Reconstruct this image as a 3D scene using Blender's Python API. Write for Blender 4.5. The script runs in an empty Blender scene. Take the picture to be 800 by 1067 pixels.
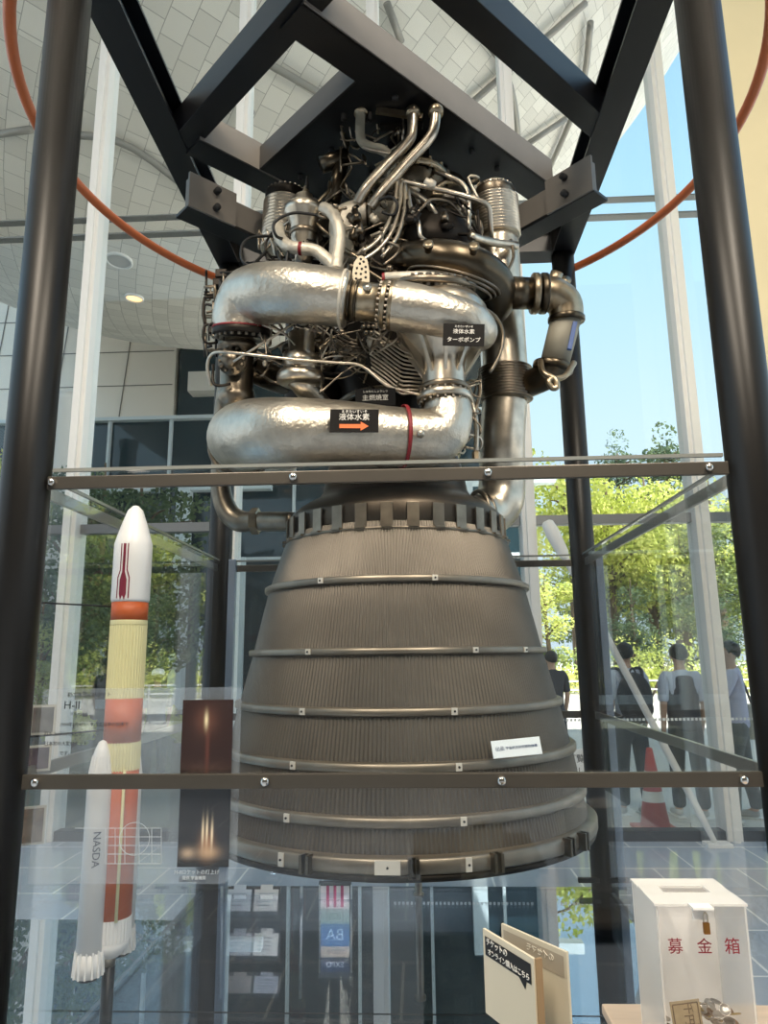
import bpy, bmesh, math, random
from math import sin, cos, pi, radians, atan, atan2, sqrt, hypot
from mathutils import Vector, Matrix, Quaternion

# ------------------------------------------------------------------ camera, sky, sun, exposure
SC = bpy.context.scene
COL = SC.collection
FPX, PITCH, YAW, ROLL = 741.84, 0.20008, 0.04434, 0.01152
CAM = Vector((0.1051, -3.3340, 1.55))
_R0 = Vector((cos(YAW), sin(YAW), 0)); _fw = Vector((-sin(YAW), cos(YAW), 0)); _up = Vector((0, 0, 1))
_F = _fw*cos(PITCH) + _up*sin(PITCH); _U0 = -_fw*sin(PITCH) + _up*cos(PITCH)
_R = _R0*cos(ROLL) - _U0*sin(ROLL); _U = _R0*sin(ROLL) + _U0*cos(ROLL)
cd = bpy.data.cameras.new('camera'); cam = bpy.data.objects.new('camera', cd); COL.objects.link(cam)
cd.sensor_fit = 'VERTICAL'; cd.sensor_height = 36.0; cd.sensor_width = 27.0
cd.lens = FPX/1067*36.0; cd.clip_start = 0.02; cd.clip_end = 600
cam.matrix_world = Matrix(((_R.x, _U.x, -_F.x, CAM.x), (_R.y, _U.y, -_F.y, CAM.y), (_R.z, _U.z, -_F.z, CAM.z), (0, 0, 0, 1)))
SC.camera = cam

def ray(px, py):
    u, v = (px-400)/FPX, (533.5-py)/FPX
    return _F + _R*u + _U*v
def P(px, py, y):                       # the point of the plane y that the photograph shows at a pixel
    d = ray(px, py); return CAM + d*((y-CAM.y)/d.y)
def PZ(px, py, z):
    d = ray(px, py); return CAM + d*((z-CAM.z)/d.z)
def proj(p):
    d = Vector(p)-CAM; z = d.dot(_F)
    return 400+FPX*d.dot(_R)/z, 533.5-FPX*d.dot(_U)/z
def rp(n, p):                           # n pixels as metres at point p
    return n*(Vector(p)-CAM).dot(_F)/FPX

W = bpy.data.worlds.new('sky'); SC.world = W; W.use_nodes = True
nt = W.node_tree; nt.nodes.clear()
tc = nt.nodes.new('ShaderNodeTexCoord'); sx = nt.nodes.new('ShaderNodeSeparateXYZ')
rmp = nt.nodes.new('ShaderNodeValToRGB'); bg = nt.nodes.new('ShaderNodeBackground'); ow = nt.nodes.new('ShaderNodeOutputWorld')
nt.links.new(tc.outputs['Generated'], sx.inputs[0]); nt.links.new(sx.outputs['Z'], rmp.inputs[0])
nt.links.new(rmp.outputs[0], bg.inputs[0]); nt.links.new(bg.outputs[0], ow.inputs[0])
e = rmp.color_ramp.elements
e[0].position = 0.0; e[0].color = (0.78, 0.90, 1.0, 1)
e[1].position = 1.0; e[1].color = (0.16, 0.42, 0.85, 1)
for pos, c in ((0.30, (0.63, 0.84, 0.97, 1)), (0.55, (0.44, 0.74, 0.96, 1))):
    k = rmp.color_ramp.elements.new(pos); k.color = c
bg.inputs[1].default_value = 1.0
sd = bpy.data.lights.new('sun', 'SUN'); sd.energy = 11.0; sd.angle = radians(0.6); sd.color = (1.0, 0.95, 0.86)
sun = bpy.data.objects.new('sun', sd); COL.objects.link(sun)
SUN_EL, SUN_AZ = radians(52), radians(40)
sv = Vector((cos(SUN_EL)*sin(SUN_AZ), -cos(SUN_EL)*cos(SUN_AZ), sin(SUN_EL)))
sun.rotation_euler = sv.to_track_quat('Z', 'Y').to_euler(); sun.location = (20, -20, 40)
def area(name, loc, rot, sx_, sy_, power, col):
    l = bpy.data.lights.new(name, 'AREA'); l.shape = 'RECTANGLE'; l.size = sx_; l.size_y = sy_; l.energy = power; l.color = col
    o = bpy.data.objects.new(name, l); COL.objects.link(o); o.location = loc; o.rotation_euler = rot; return o
area('hall_ceiling_lamp', (-1.6, -4.8, 6.2), (radians(28), 0, 0), 0.5, 3.5, 260, (1, 0.88, 0.72))
area('rack_fill_light', (-.3, .55, .17), (radians(74), 0, 0), 1.2, .05, 12, (1, .97, .92))  # fill light added in the pit to brighten the racks
area('hall_ceiling_lamp', (1.8, -4.8, 6.2), (radians(28), 0, 0), 0.5, 3.5, 260, (1, 0.88, 0.72))
SC.view_settings.view_transform = 'Standard'; SC.view_settings.look = 'None'
SC.view_settings.exposure = 0.34; SC.view_settings.gamma = 1.0; SC.view_settings.use_curve_mapping = False
SC.cycles.transparent_max_bounces = 32; SC.cycles.max_bounces = 10
SC.cycles.use_denoising = True
SC.cycles.sample_clamp_indirect = 4.0

# ------------------------------------------------------------------ materials
MATS = {}
def lin(c):
    return tuple((x/255/12.92 if x/255 <= .04045 else ((x/255+.055)/1.055)**2.4) for x in c) + (1,)
def mat(name, rgb, rough=.5, metal=0., emit=None, strength=1., spec=None, noise=0., nscale=8., bump=0., bscale=30., trans=None, bdist=.01, stretch=None):
    if name in MATS: return MATS[name]
    m = bpy.data.materials.new(name); m.use_nodes = True; n = m.node_tree; b = n.nodes['Principled BSDF']
    c = lin(rgb)
    b.inputs['Base Color'].default_value = c; b.inputs['Roughness'].default_value = rough; b.inputs['Metallic'].default_value = metal
    if spec is not None: b.inputs['Specular IOR Level'].default_value = spec
    if emit: b.inputs['Emission Color'].default_value = lin(emit); b.inputs['Emission Strength'].default_value = strength
    co = n.nodes.new('ShaderNodeTexCoord'); src = co.outputs['Object']
    if stretch:
        mp = n.nodes.new('ShaderNodeMapping'); mp.inputs['Scale'].default_value = stretch; n.links.new(src, mp.inputs[0]); src = mp.outputs[0]
    if noise:
        t = n.nodes.new('ShaderNodeTexNoise'); t.inputs['Scale'].default_value = nscale; t.inputs['Detail'].default_value = 6
        n.links.new(src, t.inputs[0])
        r = n.nodes.new('ShaderNodeValToRGB'); r.color_ramp.elements[0].position = .3; r.color_ramp.elements[1].position = .7
        r.color_ramp.elements[0].color = tuple(x*(1-noise) for x in c[:3])+(1,); r.color_ramp.elements[1].color = tuple(min(1, x*(1+noise)) for x in c[:3])+(1,)
        n.links.new(t.outputs[0], r.inputs[0]); n.links.new(r.outputs[0], b.inputs['Base Color'])
    if bump:
        t = n.nodes.new('ShaderNodeTexNoise'); t.inputs['Scale'].default_value = bscale; t.inputs['Detail'].default_value = 5
        n.links.new(src, t.inputs[0]); bp = n.nodes.new('ShaderNodeBump'); bp.inputs['Strength'].default_value = bump; bp.inputs['Distance'].default_value = bdist
        n.links.new(t.outputs[0], bp.inputs['Height']); n.links.new(bp.outputs[0], b.inputs['Normal'])
    if trans is not None:
        out = n.nodes['Material Output']; mx = n.nodes.new('ShaderNodeMixShader'); tr = n.nodes.new('ShaderNodeBsdfTransparent')
        mx.inputs[0].default_value = trans; n.links.new(b.outputs[0], mx.inputs[1]); n.links.new(tr.outputs[0], mx.inputs[2]); n.links.new(mx.outputs[0], out.inputs[0])
    MATS[name] = m; return m
def glass(name, tint=(.95, .97, .97), f0=.045, gain=1.0, rough=0.0, gloss=(1, 1, 1)):
    m = bpy.data.materials.new(name); m.use_nodes = True; n = m.node_tree; n.nodes.clear()
    out = n.nodes.new('ShaderNodeOutputMaterial'); mx = n.nodes.new('ShaderNodeMixShader')
    tr = n.nodes.new('ShaderNodeBsdfTransparent'); gl = n.nodes.new('ShaderNodeBsdfGlossy')
    tr.inputs[0].default_value = tint+(1,); gl.inputs[0].default_value = gloss+(1,); gl.inputs['Roughness'].default_value = rough
    lw = n.nodes.new('ShaderNodeLayerWeight'); lw.inputs[0].default_value = .5
    pw = n.nodes.new('ShaderNodeMath'); pw.operation = 'POWER'; pw.inputs[1].default_value = 5
    ml = n.nodes.new('ShaderNodeMath'); ml.operation = 'MULTIPLY_ADD'; ml.inputs[1].default_value = gain*(1-f0); ml.inputs[2].default_value = f0*gain; ml.use_clamp = True
    n.links.new(lw.outputs['Facing'], pw.inputs[0]); n.links.new(pw.outputs[0], ml.inputs[0]); n.links.new(ml.outputs[0], mx.inputs[0])
    n.links.new(tr.outputs[0], mx.inputs[1]); n.links.new(gl.outputs[0], mx.inputs[2]); n.links.new(mx.outputs[0], out.inputs[0])
    return m
def ramp_mat(name, axis, stops, rough=.5, metal=0., emit=0.):
    """colours along one object axis (printed matter, painted stripes)"""
    m = bpy.data.materials.new(name); m.use_nodes = True; n = m.node_tree; b = n.nodes['Principled BSDF']
    b.inputs['Roughness'].default_value = rough; b.inputs['Metallic'].default_value = metal
    co = n.nodes.new('ShaderNodeTexCoord'); s = n.nodes.new('ShaderNodeSeparateXYZ'); r = n.nodes.new('ShaderNodeValToRGB')
    n.links.new(co.outputs['Object'], s.inputs[0])
    mr = n.nodes.new('ShaderNodeMapRange'); mr.inputs[1].default_value = stops[0][0]; mr.inputs[2].default_value = stops[-1][0]
    n.links.new(s.outputs[axis], mr.inputs[0]); n.links.new(mr.outputs[0], r.inputs[0])
    a, z = stops[0][0], stops[-1][0]
    for i, (p, c) in enumerate(stops):
        q = (p-a)/(z-a)
        if i < 2: el = r.color_ramp.elements[i]; el.position = q
        else: el = r.color_ramp.elements.new(q)
        el.color = lin(c)
    n.links.new(r.outputs[0], b.inputs['Base Color']); return m

STEEL = mat('steel', (196, 186, 170), .32, 1, noise=.22, nscale=14, bump=.15, bscale=60, bdist=.004)
STEELD = mat('dark_steel', (128, 118, 104), .36, 1, noise=.3, nscale=12)
BRONZE = mat('bronze', (86, 78, 66), .3, 1, noise=.25, nscale=9)
BRONZEL = mat('bronze_light', (158, 144, 122), .32, 1, noise=.25, nscale=18)
SOOT2 = mat('dull_brown_metal', (74, 66, 57), .4, .9, noise=.25)
SOOT = mat('soot_metal', (44, 40, 36), .45, .8, noise=.3)
FOIL = mat('insulation_foil', (194, 187, 174), .34, .94, noise=.16, nscale=14, bump=.5, bscale=55, bdist=.007)
FOILW = mat('insulation_pale', (208, 200, 184), .5, .55, noise=.15, nscale=20, bump=.5, bscale=40, bdist=.008)
NOZ = mat('nozzle_tubes', (106, 99, 90), .42, .88, noise=.18, nscale=3.5, stretch=(1, 1, 1))
RINGM = mat('nozzle_ring', (136, 127, 114), .4, .85, noise=.25, nscale=6)
BLACKP = mat('black_paint_steel', (9, 10, 13), .4, 0, noise=.1, nscale=4)
WEB_HALF_LIT = mat('steel_web_half_lit', (62, 60, 58), .5)  # web of a black beam, its faintly lit tone put into the colour
WEB_LIT = mat('steel_web_lit', (116, 111, 105), .5, 0, noise=.06, nscale=5)  # lit faces of the black beams, brightness put into the colour
POSTM = mat('post_paint', (26, 24, 22), .4, .35, noise=.08, nscale=3)
RAIL_LIT = mat('rail_lit', (176, 172, 166), .3, .7)  # side rails, light from the left put into the colour
RAILM = mat('rail_bronze', (86, 81, 74), .36, .6, noise=.06, nscale=6)
CABLE = mat('black_cable', (18, 18, 18), .5)
RED = mat('red_band', (122, 22, 30), .55)
TAPE = mat('grey_tape', (150, 146, 132), .6, .15, noise=.1)
WHITEP = mat('white_paint', (236, 234, 230), .45)
WHITEG = mat('white_gloss', (240, 238, 234), .25)
ORANGE = mat('orange_pipe', (186, 98, 54), .4, .1)
GLASS = glass('case_glass', (.965, .975, .98), .04, .9)
GLASSF = glass('facade_glass', (.95, .97, .97), .035, .8)
BOLT = mat('bolt_steel', (150, 144, 134), .35, 1)

# ------------------------------------------------------------------ mesh builder
ORIG = {}
class MB:
    def __init__(s): s.v = []; s.f = []; s.sm = []
    def add(s, vs, fs, smooth=True):
        o = len(s.v); s.v += [Vector(v) for v in vs]; s.f += [tuple(i+o for i in f) for f in fs]; s.sm += [smooth]*len(fs); return s
    def box(s, c, size, rot=None, bev=0.0):
        bm = bmesh.new(); bmesh.ops.create_cube(bm, size=1)
        for v in bm.verts: v.co = Vector((v.co.x*size[0], v.co.y*size[1], v.co.z*size[2]))
        if bev: bmesh.ops.bevel(bm, geom=bm.edges[:], offset=min(bev, min(size)*.45), segments=2, affect='EDGES', profile=.6)
        M = rot.to_4x4() if rot is not None else Matrix.Identity(4)
        c = Vector(c); bm.verts.index_update()
        s.add([M @ v.co + c for v in bm.verts], [[v.index for v in f.verts] for f in bm.faces], False); bm.free(); return s
    def bar(s, a, b, w, h, upv=(0, 0, 1), bev=0.0):
        a, b = Vector(a), Vector(b); x = (b-a); L = x.length; x.normalize(); z = Vector(upv); y = z.cross(x)
        if y.length < 1e-4: y = Vector((0, 1, 0)).cross(x)
        y.normalize(); z = x.cross(y)
        return s.box((a+b)/2, (L, w, h), Matrix((x, y, z)).transposed(), bev)
    def lathe(s, prof, o, ax=(0, 0, 1), seg=24, cap=True, a0=0, a1=2*pi, smooth=True):
        o = Vector(o); ax = Vector(ax).normalized(); q = Vector((0, 0, 1)).rotation_difference(ax)
        full = abs(a1-a0-2*pi) < 1e-6; n = seg if full else seg+1
        vs = []; fs = []
        for r, h in prof:
            for i in range(n):
                t = a0+(a1-a0)*i/seg; vs.append(o + q @ Vector((r*cos(t), r*sin(t), h)))
        for j in range(len(prof)-1):
            for i in range(seg):
                k = (i+1) % n; fs.append((j*n+i, j*n+k, (j+1)*n+k, (j+1)*n+i))
        if cap and full:
            if prof[0][0] > 1e-5: fs.append(tuple(range(n-1, -1, -1)))
            if prof[-1][0] > 1e-5: fs.append(tuple((len(prof)-1)*n+i for i in range(n)))
        return s.add(vs, fs, smooth)
    def tube(s, pts, r, seg=10, res=5, cap=True, straight=False, corr=None):
        pts = [Vector(p) for p in pts]; rr = list(r) if isinstance(r, (list, tuple)) else [r]*len(pts)
        if straight or len(pts) < 3: c = pts; R = rr
        else:
            c = []; R = []
            for i in range(len(pts)-1):
                p0 = pts[max(i-1, 0)]; p1 = pts[i]; p2 = pts[i+1]; p3 = pts[min(i+2, len(pts)-1)]
                for k in range(res):
                    t = k/res
                    c.append(.5*((2*p1)+(p2-p0)*t+(2*p0-5*p1+4*p2-p3)*t*t+(3*p1-p0-3*p2+p3)*t*t*t)); R.append(rr[i]+(rr[i+1]-rr[i])*t)
            c.append(pts[-1]); R.append(rr[-1])
        n = len(c); T = []
        for i in range(n):
            d = c[min(i+1, n-1)]-c[max(i-1, 0)]; T.append(d.normalized() if d.length > 1e-9 else Vector((0, 0, 1)))
        u = T[0].orthogonal().normalized(); vs = []; fs = []
        for i in range(n):
            if i: u = T[i-1].rotation_difference(T[i]) @ u
            u = (u-T[i]*u.dot(T[i])).normalized(); w = T[i].cross(u)
            q = R[i]*(1+(corr*(i % 2) if corr else 0))
            for k in range(seg):
                a = 2*pi*k/seg; vs.append(c[i]+(u*cos(a)+w*sin(a))*q)
        for i in range(n-1):
            for k in range(seg):
                k2 = (k+1) % seg; fs.append((i*seg+k, i*seg+k2, (i+1)*seg+k2, (i+1)*seg+k))
        if cap: fs += [tuple(range(seg-1, -1, -1)), tuple((n-1)*seg+k for k in range(seg))]
        return s.add(vs, fs)
    def torus(s, o, ax, R, r, seg=40, sub=10):
        o = Vector(o); q = Vector((0, 0, 1)).rotation_difference(Vector(ax).normalized()); vs = []; fs = []
        for i in range(seg):
            a = 2*pi*i/seg
            for k in range(sub):
                b = 2*pi*k/sub; d = R+r*cos(b); vs.append(o+q @ Vector((d*cos(a), d*sin(a), r*sin(b))))
        for i in range(seg):
            for k in range(sub):
                i2, k2 = (i+1) % seg, (k+1) % sub; fs.append((i*sub+k, i2*sub+k, i2*sub+k2, i*sub+k2))
        return s.add(vs, fs)
    def ball(s, c, r, seg=16, rings=10, sc=(1, 1, 1)):
        pr = [(r*sin(pi*i/rings), -r*cos(pi*i/rings)) for i in range(rings+1)]
        n0 = len(s.v); s.lathe(pr, (0, 0, 0), seg=seg, cap=False); c = Vector(c)
        for i in range(n0, len(s.v)): v = s.v[i]; s.v[i] = Vector((v.x*sc[0], v.y*sc[1], v.z*sc[2]))+c
        return s
    def bolts(s, o, ax, R, n, r, h, a0=0):
        o = Vector(o); ax = Vector(ax).normalized(); q = Vector((0, 0, 1)).rotation_difference(ax)
        for i in range(n):
            a = a0+2*pi*i/n; s.lathe([(r, -h), (r, h)], o+q @ Vector((R*cos(a), R*sin(a), 0)), ax, 6, smooth=False)
        return s
    def quad(s, a, b, c, d): return s.add([a, b, c, d], [(0, 1, 2, 3)], False)
    def build(s, name, m, parent=None, org=None):
        o3 = ORIG.get(parent.name, Vector()) if parent is not None else (Vector(org) if org is not None else Vector())
        me = bpy.data.meshes.new(name); me.from_pydata([v-o3 for v in s.v], [], s.f)
        me.polygons.foreach_set('use_smooth', s.sm); me.update(); me.validate()
        o = bpy.data.objects.new(name, me); COL.objects.link(o); me.materials.append(m)
        if parent is not None: o.parent = parent; ORIG[o.name] = o3
        else: o.location = o3; ORIG[o.name] = o3
        return o
def tag(o, label, cat, group=None, kind=None):
    if label: o['label'] = label
    if cat: o['category'] = cat
    if group: o['group'] = group
    if kind: o['kind'] = kind
    return o
def empty(name, loc, label, cat, group=None):
    o = bpy.data.objects.new(name, None); o.empty_display_size = .1; COL.objects.link(o); o.location = loc; ORIG[o.name] = Vector(loc)
    return tag(o, label, cat, group)
def struct(o, label=None):
    o['kind'] = 'structure'
    if label: o['label'] = label
    return o
def dup(root, loc, rz=0.0, scale=1.0, label=None, cat=None):
    r = root.copy(); COL.objects.link(r); r.location = loc; r.rotation_euler = (0, 0, rz); r.scale = (scale,)*3
    if label: r['label'] = label
    for ch in list(root.children):
        c = ch.copy(); COL.objects.link(c); c.parent = r
        for g in list(ch.children):
            d = g.copy(); COL.objects.link(d); d.parent = c
    return r
def text(name, body, size, m, parent, loc, u=(1, 0, 0), v=(0, 0, 1), ext=.0006, width=None, mirror=False):
    cu = bpy.data.curves.new('glyphs', 'FONT'); cu.body = body; cu.size = size; cu.extrude = ext; cu.align_x = 'CENTER'; cu.align_y = 'CENTER'; cu.resolution_u = 3
    t = bpy.data.objects.new('glyphs', cu); COL.objects.link(t); dg = bpy.context.evaluated_depsgraph_get(); dg.update()
    me = bpy.data.meshes.new_from_object(t.evaluated_get(dg)); bpy.data.objects.remove(t); bpy.data.curves.remove(cu)
    xs = [q.co.x for q in me.vertices]
    k = width/(max(xs)-min(xs)) if width and xs else 1
    u = Vector(u).normalized(); v = Vector(v).normalized(); w = u.cross(v)
    o3 = ORIG.get(parent.name, Vector()) if parent is not None else Vector()
    for q in me.vertices:
        c = q.co.copy(); q.co = Vector(loc)-o3+u*(c.x*k*(-1 if mirror else 1))+v*c.y*(k if width else 1)+w*c.z
    me.materials.clear(); me.materials.append(m); me.name = name
    o = bpy.data.objects.new(name, me); COL.objects.link(o)
    if parent is not None: o.parent = parent
    ORIG[o.name] = o3
    return o
rnd = random.Random(7)

# ------------------------------------------------------------------ setting: floor, plaza, glass facade, dome
FY = 3.25                                # the glass facade
def tile_mat(name, c1, c2, sx_, sy_, rough, rot=0.0, grout=(60, 64, 68), size=.006):
    m = bpy.data.materials.new(name); m.use_nodes = True; n = m.node_tree; b = n.nodes['Principled BSDF']
    co = n.nodes.new('ShaderNodeTexCoord'); mp = n.nodes.new('ShaderNodeMapping'); mp.inputs['Rotation'].default_value = (0, 0, rot)
    br = n.nodes.new('ShaderNodeTexBrick'); br.inputs['Color1'].default_value = lin(c1); br.inputs['Color2'].default_value = lin(c2); br.inputs['Mortar'].default_value = lin(grout)
    br.inputs['Scale'].default_value = 1; br.inputs['Brick Width'].default_value = sx_; br.inputs['Row Height'].default_value = sy_; br.inputs['Mortar Size'].default_value = size
    br.offset = 0.5
    n.links.new(co.outputs['Object'], mp.inputs[0]); n.links.new(mp.outputs[0], br.inputs[0]); n.links.new(br.outputs[0], b.inputs['Base Color'])
    b.inputs['Roughness'].default_value = rough; return m
FLOORM = tile_mat('floor_tiles', (172, 182, 196), (164, 174, 188), .6, .6, .1, grout=(226, 230, 234), size=.008)
PAVEM = tile_mat('plaza_paving', (226, 220, 210), (216, 210, 200), .9, .9, .7, .3, grout=(180, 175, 168))
b = MB()
for x0, x1, y0, y1 in ((-9, -1.28, -9, FY), (1.28, 9, -9, FY), (-1.28, 1.28, -9, -1.28), (-1.28, 1.28, 1.28, FY)):
    b.box(((x0+x1)/2, (y0+y1)/2, -.05), (x1-x0, y1-y0, .1))
struct(b.build('floor', FLOORM), 'grey stone floor tiles of the glazed hall')
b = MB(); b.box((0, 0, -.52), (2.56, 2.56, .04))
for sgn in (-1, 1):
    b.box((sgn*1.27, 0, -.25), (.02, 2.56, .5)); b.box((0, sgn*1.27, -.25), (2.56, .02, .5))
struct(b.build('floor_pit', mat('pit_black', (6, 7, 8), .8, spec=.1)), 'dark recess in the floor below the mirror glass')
b = MB(); b.box((10, FY+70, -.06), (220, 140, .1)); struct(b.build('ground_plaza', PAVEM), 'sunlit pale paving of the plaza outside')
b = MB(); b.box((-21, FY+20, -.055), (42, 40, .1)); struct(b.build('ground_dark_left', mat('added_dark_ground', (84, 88, 76), .9, noise=.2, nscale=1.5)), 'dark ground added left of the plaza to cut bounce light on the dome')  # dark ground added so less light bounces onto the dome's left
b = MB(); b.box((0, -60, -.75), (220, 126, .1)); struct(b.build('ground', mat('ground_grey', (150, 148, 142), .8)))
b = MB(); b.box((0, FY, .04), (14, .14, .08)); struct(b.build('baseboard_facade', mat('base_dark', (62, 66, 72), .5)))
MULL = mat('mullion_paint', (236, 234, 230), .45)
k = 1
for X in (-4.75, -3.17, -1.64, -.25, 1.15, 2.72, 4.3):
    b = MB(); b.box((X, FY+.02, 7), (.13, .24, 14), bev=.008); b.box((X, FY-.115, 7), (.05, .04, 14)); struct(b.build('trim_%d' % k, MULL), 'tall pale mullion of the glass facade'); k += 1
for Z_, h_ in ((2.78, .09), (6.02, .02), (6.22, .014)):
    b = MB(); b.box((0, FY+.05 if h_ > .05 else FY+.2, Z_), (14, .1, h_), bev=.004); struct(b.build('trim_%d' % k, mat('transom', (128, 130, 132), .4, .4))); k += 1
xs = (-4.75, -3.17, -1.64, -.25, 1.15, 2.72, 4.3)
for i in range(6):
    b = MB(); b.box(((xs[i]+xs[i+1])/2, FY+.02, 6.9), (xs[i+1]-xs[i]-.13, .014, 13.6))
    w = struct(b.build('window_%d' % (i+1), GLASSF), 'tall clear glass bay of the facade')
    if i > 2:
        b = MB()
        n_ = int((xs[i+1]-xs[i]-.2)/.035)
        for j in range(n_): b.box((xs[i]+.12+j*.035, FY+.008, .98), (.02, .003, .022))
        b.build('warning_strip', mat('frost_white', (238, 238, 236), .6), w)
# cream column right of the case
b = MB(); b.box((3.0, 2.2, 7), (.5, .6, 14), bev=.02); struct(b.build('wall_right', mat('cream_plaster', (228, 212, 170), .7, noise=.03, nscale=2)), 'cream pillar behind the right front post')
# unseen roof slab added behind the visitor, sized to shade hall and near plaza
b = MB(); b.box((6, -10.4, 21.5), (52, 20, .5)); struct(b.build('shade_roof', mat('roof_under', (205, 200, 190), .8)), 'unseen roof slab added to shade the hall and near plaza')

struct((lambda b: b.build('wall_back_added', mat('added_back_wall', (112, 104, 96), .8, noise=.1, nscale=.5)))(MB().box((0, -9.4, 6), (18, .3, 12))), 'plain grey wall added behind the view to darken glass reflections')  # unseen wall, added to darken what the glass reflects
GLOSSF = glass('added_floor_mirror', (.6, .66, .74), .78, 1.0, .01, (.9, .95, 1.0))
struct(MB().box((-2.9, -.4, .012), (3.2, 3.3, .02)).build('floor_mirror_strip', GLOSSF), 'reflecting strip added on the floor left of the case')  # added mirror strip, brings bright reflections into the lower left
# planetarium dome underside
DC, DR = Vector((-5.078, 10.469, 23.281)), 14.0
def dome_mat():
    m = bpy.data.materials.new('dome_tiles'); m.use_nodes = True; n = m.node_tree; bs = n.nodes['Principled BSDF']
    co = n.nodes.new('ShaderNodeTexCoord'); br = n.nodes.new('ShaderNodeTexBrick'); br.offset = 0.5
    br.inputs['Color1'].default_value = lin((240, 234, 224)); br.inputs['Color2'].default_value = lin((222, 216, 206)); br.inputs['Mortar'].default_value = lin((172, 167, 158))
    br.inputs['Scale'].default_value = 1; br.inputs['Brick Width'].default_value = .38; br.inputs['Row Height'].default_value = .34; br.inputs['Mortar Size'].default_value = .006
    n.links.new(co.outputs['UV'], br.inputs[0]); n.links.new(br.outputs[0], bs.inputs['Base Color']); bs.inputs['Roughness'].default_value = .5
    bp = n.nodes.new('ShaderNodeBump'); bp.inputs['Strength'].default_value = .4; bp.inputs['Distance'].default_value = .02; bp.invert = True
    n.links.new(br.outputs['Fac'], bp.inputs['Height']); n.links.new(bp.outputs[0], bs.inputs['Normal']); return m
def dome():
    ax = Vector((.72, .30, -.62)).normalized(); q = Vector((0, 0, 1)).rotation_difference(ax)   # pole of the tile courses
    bm = bmesh.new(); uv = bm.loops.layers.uv.new('UVMap'); NS, NR = 128, 96
    V = [[bm.verts.new(DC+q @ Vector((DR*sin(pi*j/NR)*cos(2*pi*i/NS), DR*sin(pi*j/NR)*sin(2*pi*i/NS), DR*cos(pi*j/NR)))) for i in range(NS)] for j in range(1, NR)]
    for j in range(NR-2):
        for i in range(NS):
            k2 = (i+1) % NS; f = bm.faces.new((V[j][i], V[j+1][i], V[j+1][k2], V[j][k2])); f.smooth = True
            rm = DR*sin(pi*(j+1.5)/NR)
            for lp, (a, bb) in zip(f.loops, ((i, j), (i, j+1), (i+1, j+1), (i+1, j))):
                lp[uv].uv = (2*pi*a/NS*DR*.8, pi*(bb+1)/NR*DR)
    for rw in (V[0], V[-1]):
        bm.faces.new(rw if rw is V[0] else rw[::-1])
    me = bpy.data.meshes.new('dome'); bm.to_mesh(me); bm.free(); o = bpy.data.objects.new('dome_soffit', me); COL.objects.link(o); me.materials.append(dome_mat())
    return struct(o, 'tiled grey underside of the great dome overhead')
dome_o = dome()
def on_dome(px, py, off=0.0):
    d = ray(px, py).normalized(); oc = CAM-DC; bq = oc.dot(d); c_ = oc.length_squared-DR*DR; t = -bq-sqrt(max(bq*bq-c_, 0)); p = CAM+d*t
    return p+(p-DC).normalized()*off, (p-DC).normalized()
# steel tubes following the dome
TUBEG = mat('dome_tube_grey', (146, 142, 136), .45, .3)
for pts in (((275, 60), (330, 92), (385, 125), (440, 160)), ((470, 0), (522, 70), (536, 150), (528, 215)), ((610, 20), (600, 95), (565, 180)),
            ((415, 40), (400, 0)), ((480, 110), (560, 40), (605, 0)), ((540, 150), (585, 120)), ((75, 135), (140, 150), (230, 220), (275, 245)), ((0, 135), (35, 130)), ((200, 185), (240, 140), (262, 110))):
    b = MB(); b.tube([on_dome(x, y, .12)[0] for x, y in pts], .06, 8)
    struct(b.build('trim_%d' % k, TUBEG), 'grey steel tube under the dome tiles'); k += 1
for lab, (px, py), r in (('lit round downlight in the dome, the brighter one', (140, 310), .2), ('unlit round downlight in the dome above the lit one', (124, 271), .26), ('small glowing downlight in the dome beside the steel frame', (298, 187), .14)):
    p, nrm = on_dome(px, py)
    t = empty('downlight', p, lab, 'light')
    MB().lathe([(r*.86, -.02), (r, -.02), (r*1.04, .03), (r*.9, .05), (r*.86, .02)], p, nrm, 32, cap=False).build('trim_ring', WHITEP, t)
    MB().lathe([(.001, .01), (r*.86, .012)], p, nrm, 32, cap=False).build('lamp_lens', mat('lamp_off', (196, 190, 182), .4) if r > .25 else mat('lamp_on', (255, 226, 180), .4, emit=(255, 205, 140), strength=1.5), t)

# ------------------------------------------------------------------ buildings beyond
GD = mat('wing_glass', (34, 54, 62), .04, 0, spec=.6)
PANEL = mat('wing_panel', (222, 214, 202), .3, .25, noise=.04, nscale=.6)
WF = mat('wing_frame', (196, 206, 210), .4)
wing = empty('building', (-9, 12, 0), 'low glass wing with beige metal fascia under the dome', 'building')
MB().box((-13.0, 14.0, 3.45), (15.4, 4, 6.9)).box((-1.35, 14.0, 5.6), (7.9, 4, 11.2)).build('curtain_wall', GD, wing)
b = MB(); b.box((-13.1, 13.98, 9.2), (15.5, 4.2, 4.5))
b.build('fascia', PANEL, wing)
b = MB()
for X in [(-19+i*1.55) for i in range(9)]:
    b.bar((X, 11.87, 6.98), (X+.35, 11.87, 11.4), .015, .02, (0, 1, 0))
for Z_ in (7.8, 8.7, 9.6): b.box((-13.1, 11.87, Z_), (15.4, .02, .015))
b.build('panel_joints', mat('joint_dark', (104, 100, 94), .6), wing)
b = MB()
for i in range(16): b.box((-19.6+i*1.42, 11.95, 3.45 if i < 11 else 5.6), (.06, .12, 6.9 if i < 11 else 11.2))
b.box((-9, 11.93, 6.93), (23.4, .2, .09)); b.box((-9, 11.95, 3.4), (23.2, .1, .07)); b.box((-9, 11.95, .1), (23.2, .1, .2))
b.build('mullion_grid', WF, wing)
b = MB()
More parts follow.
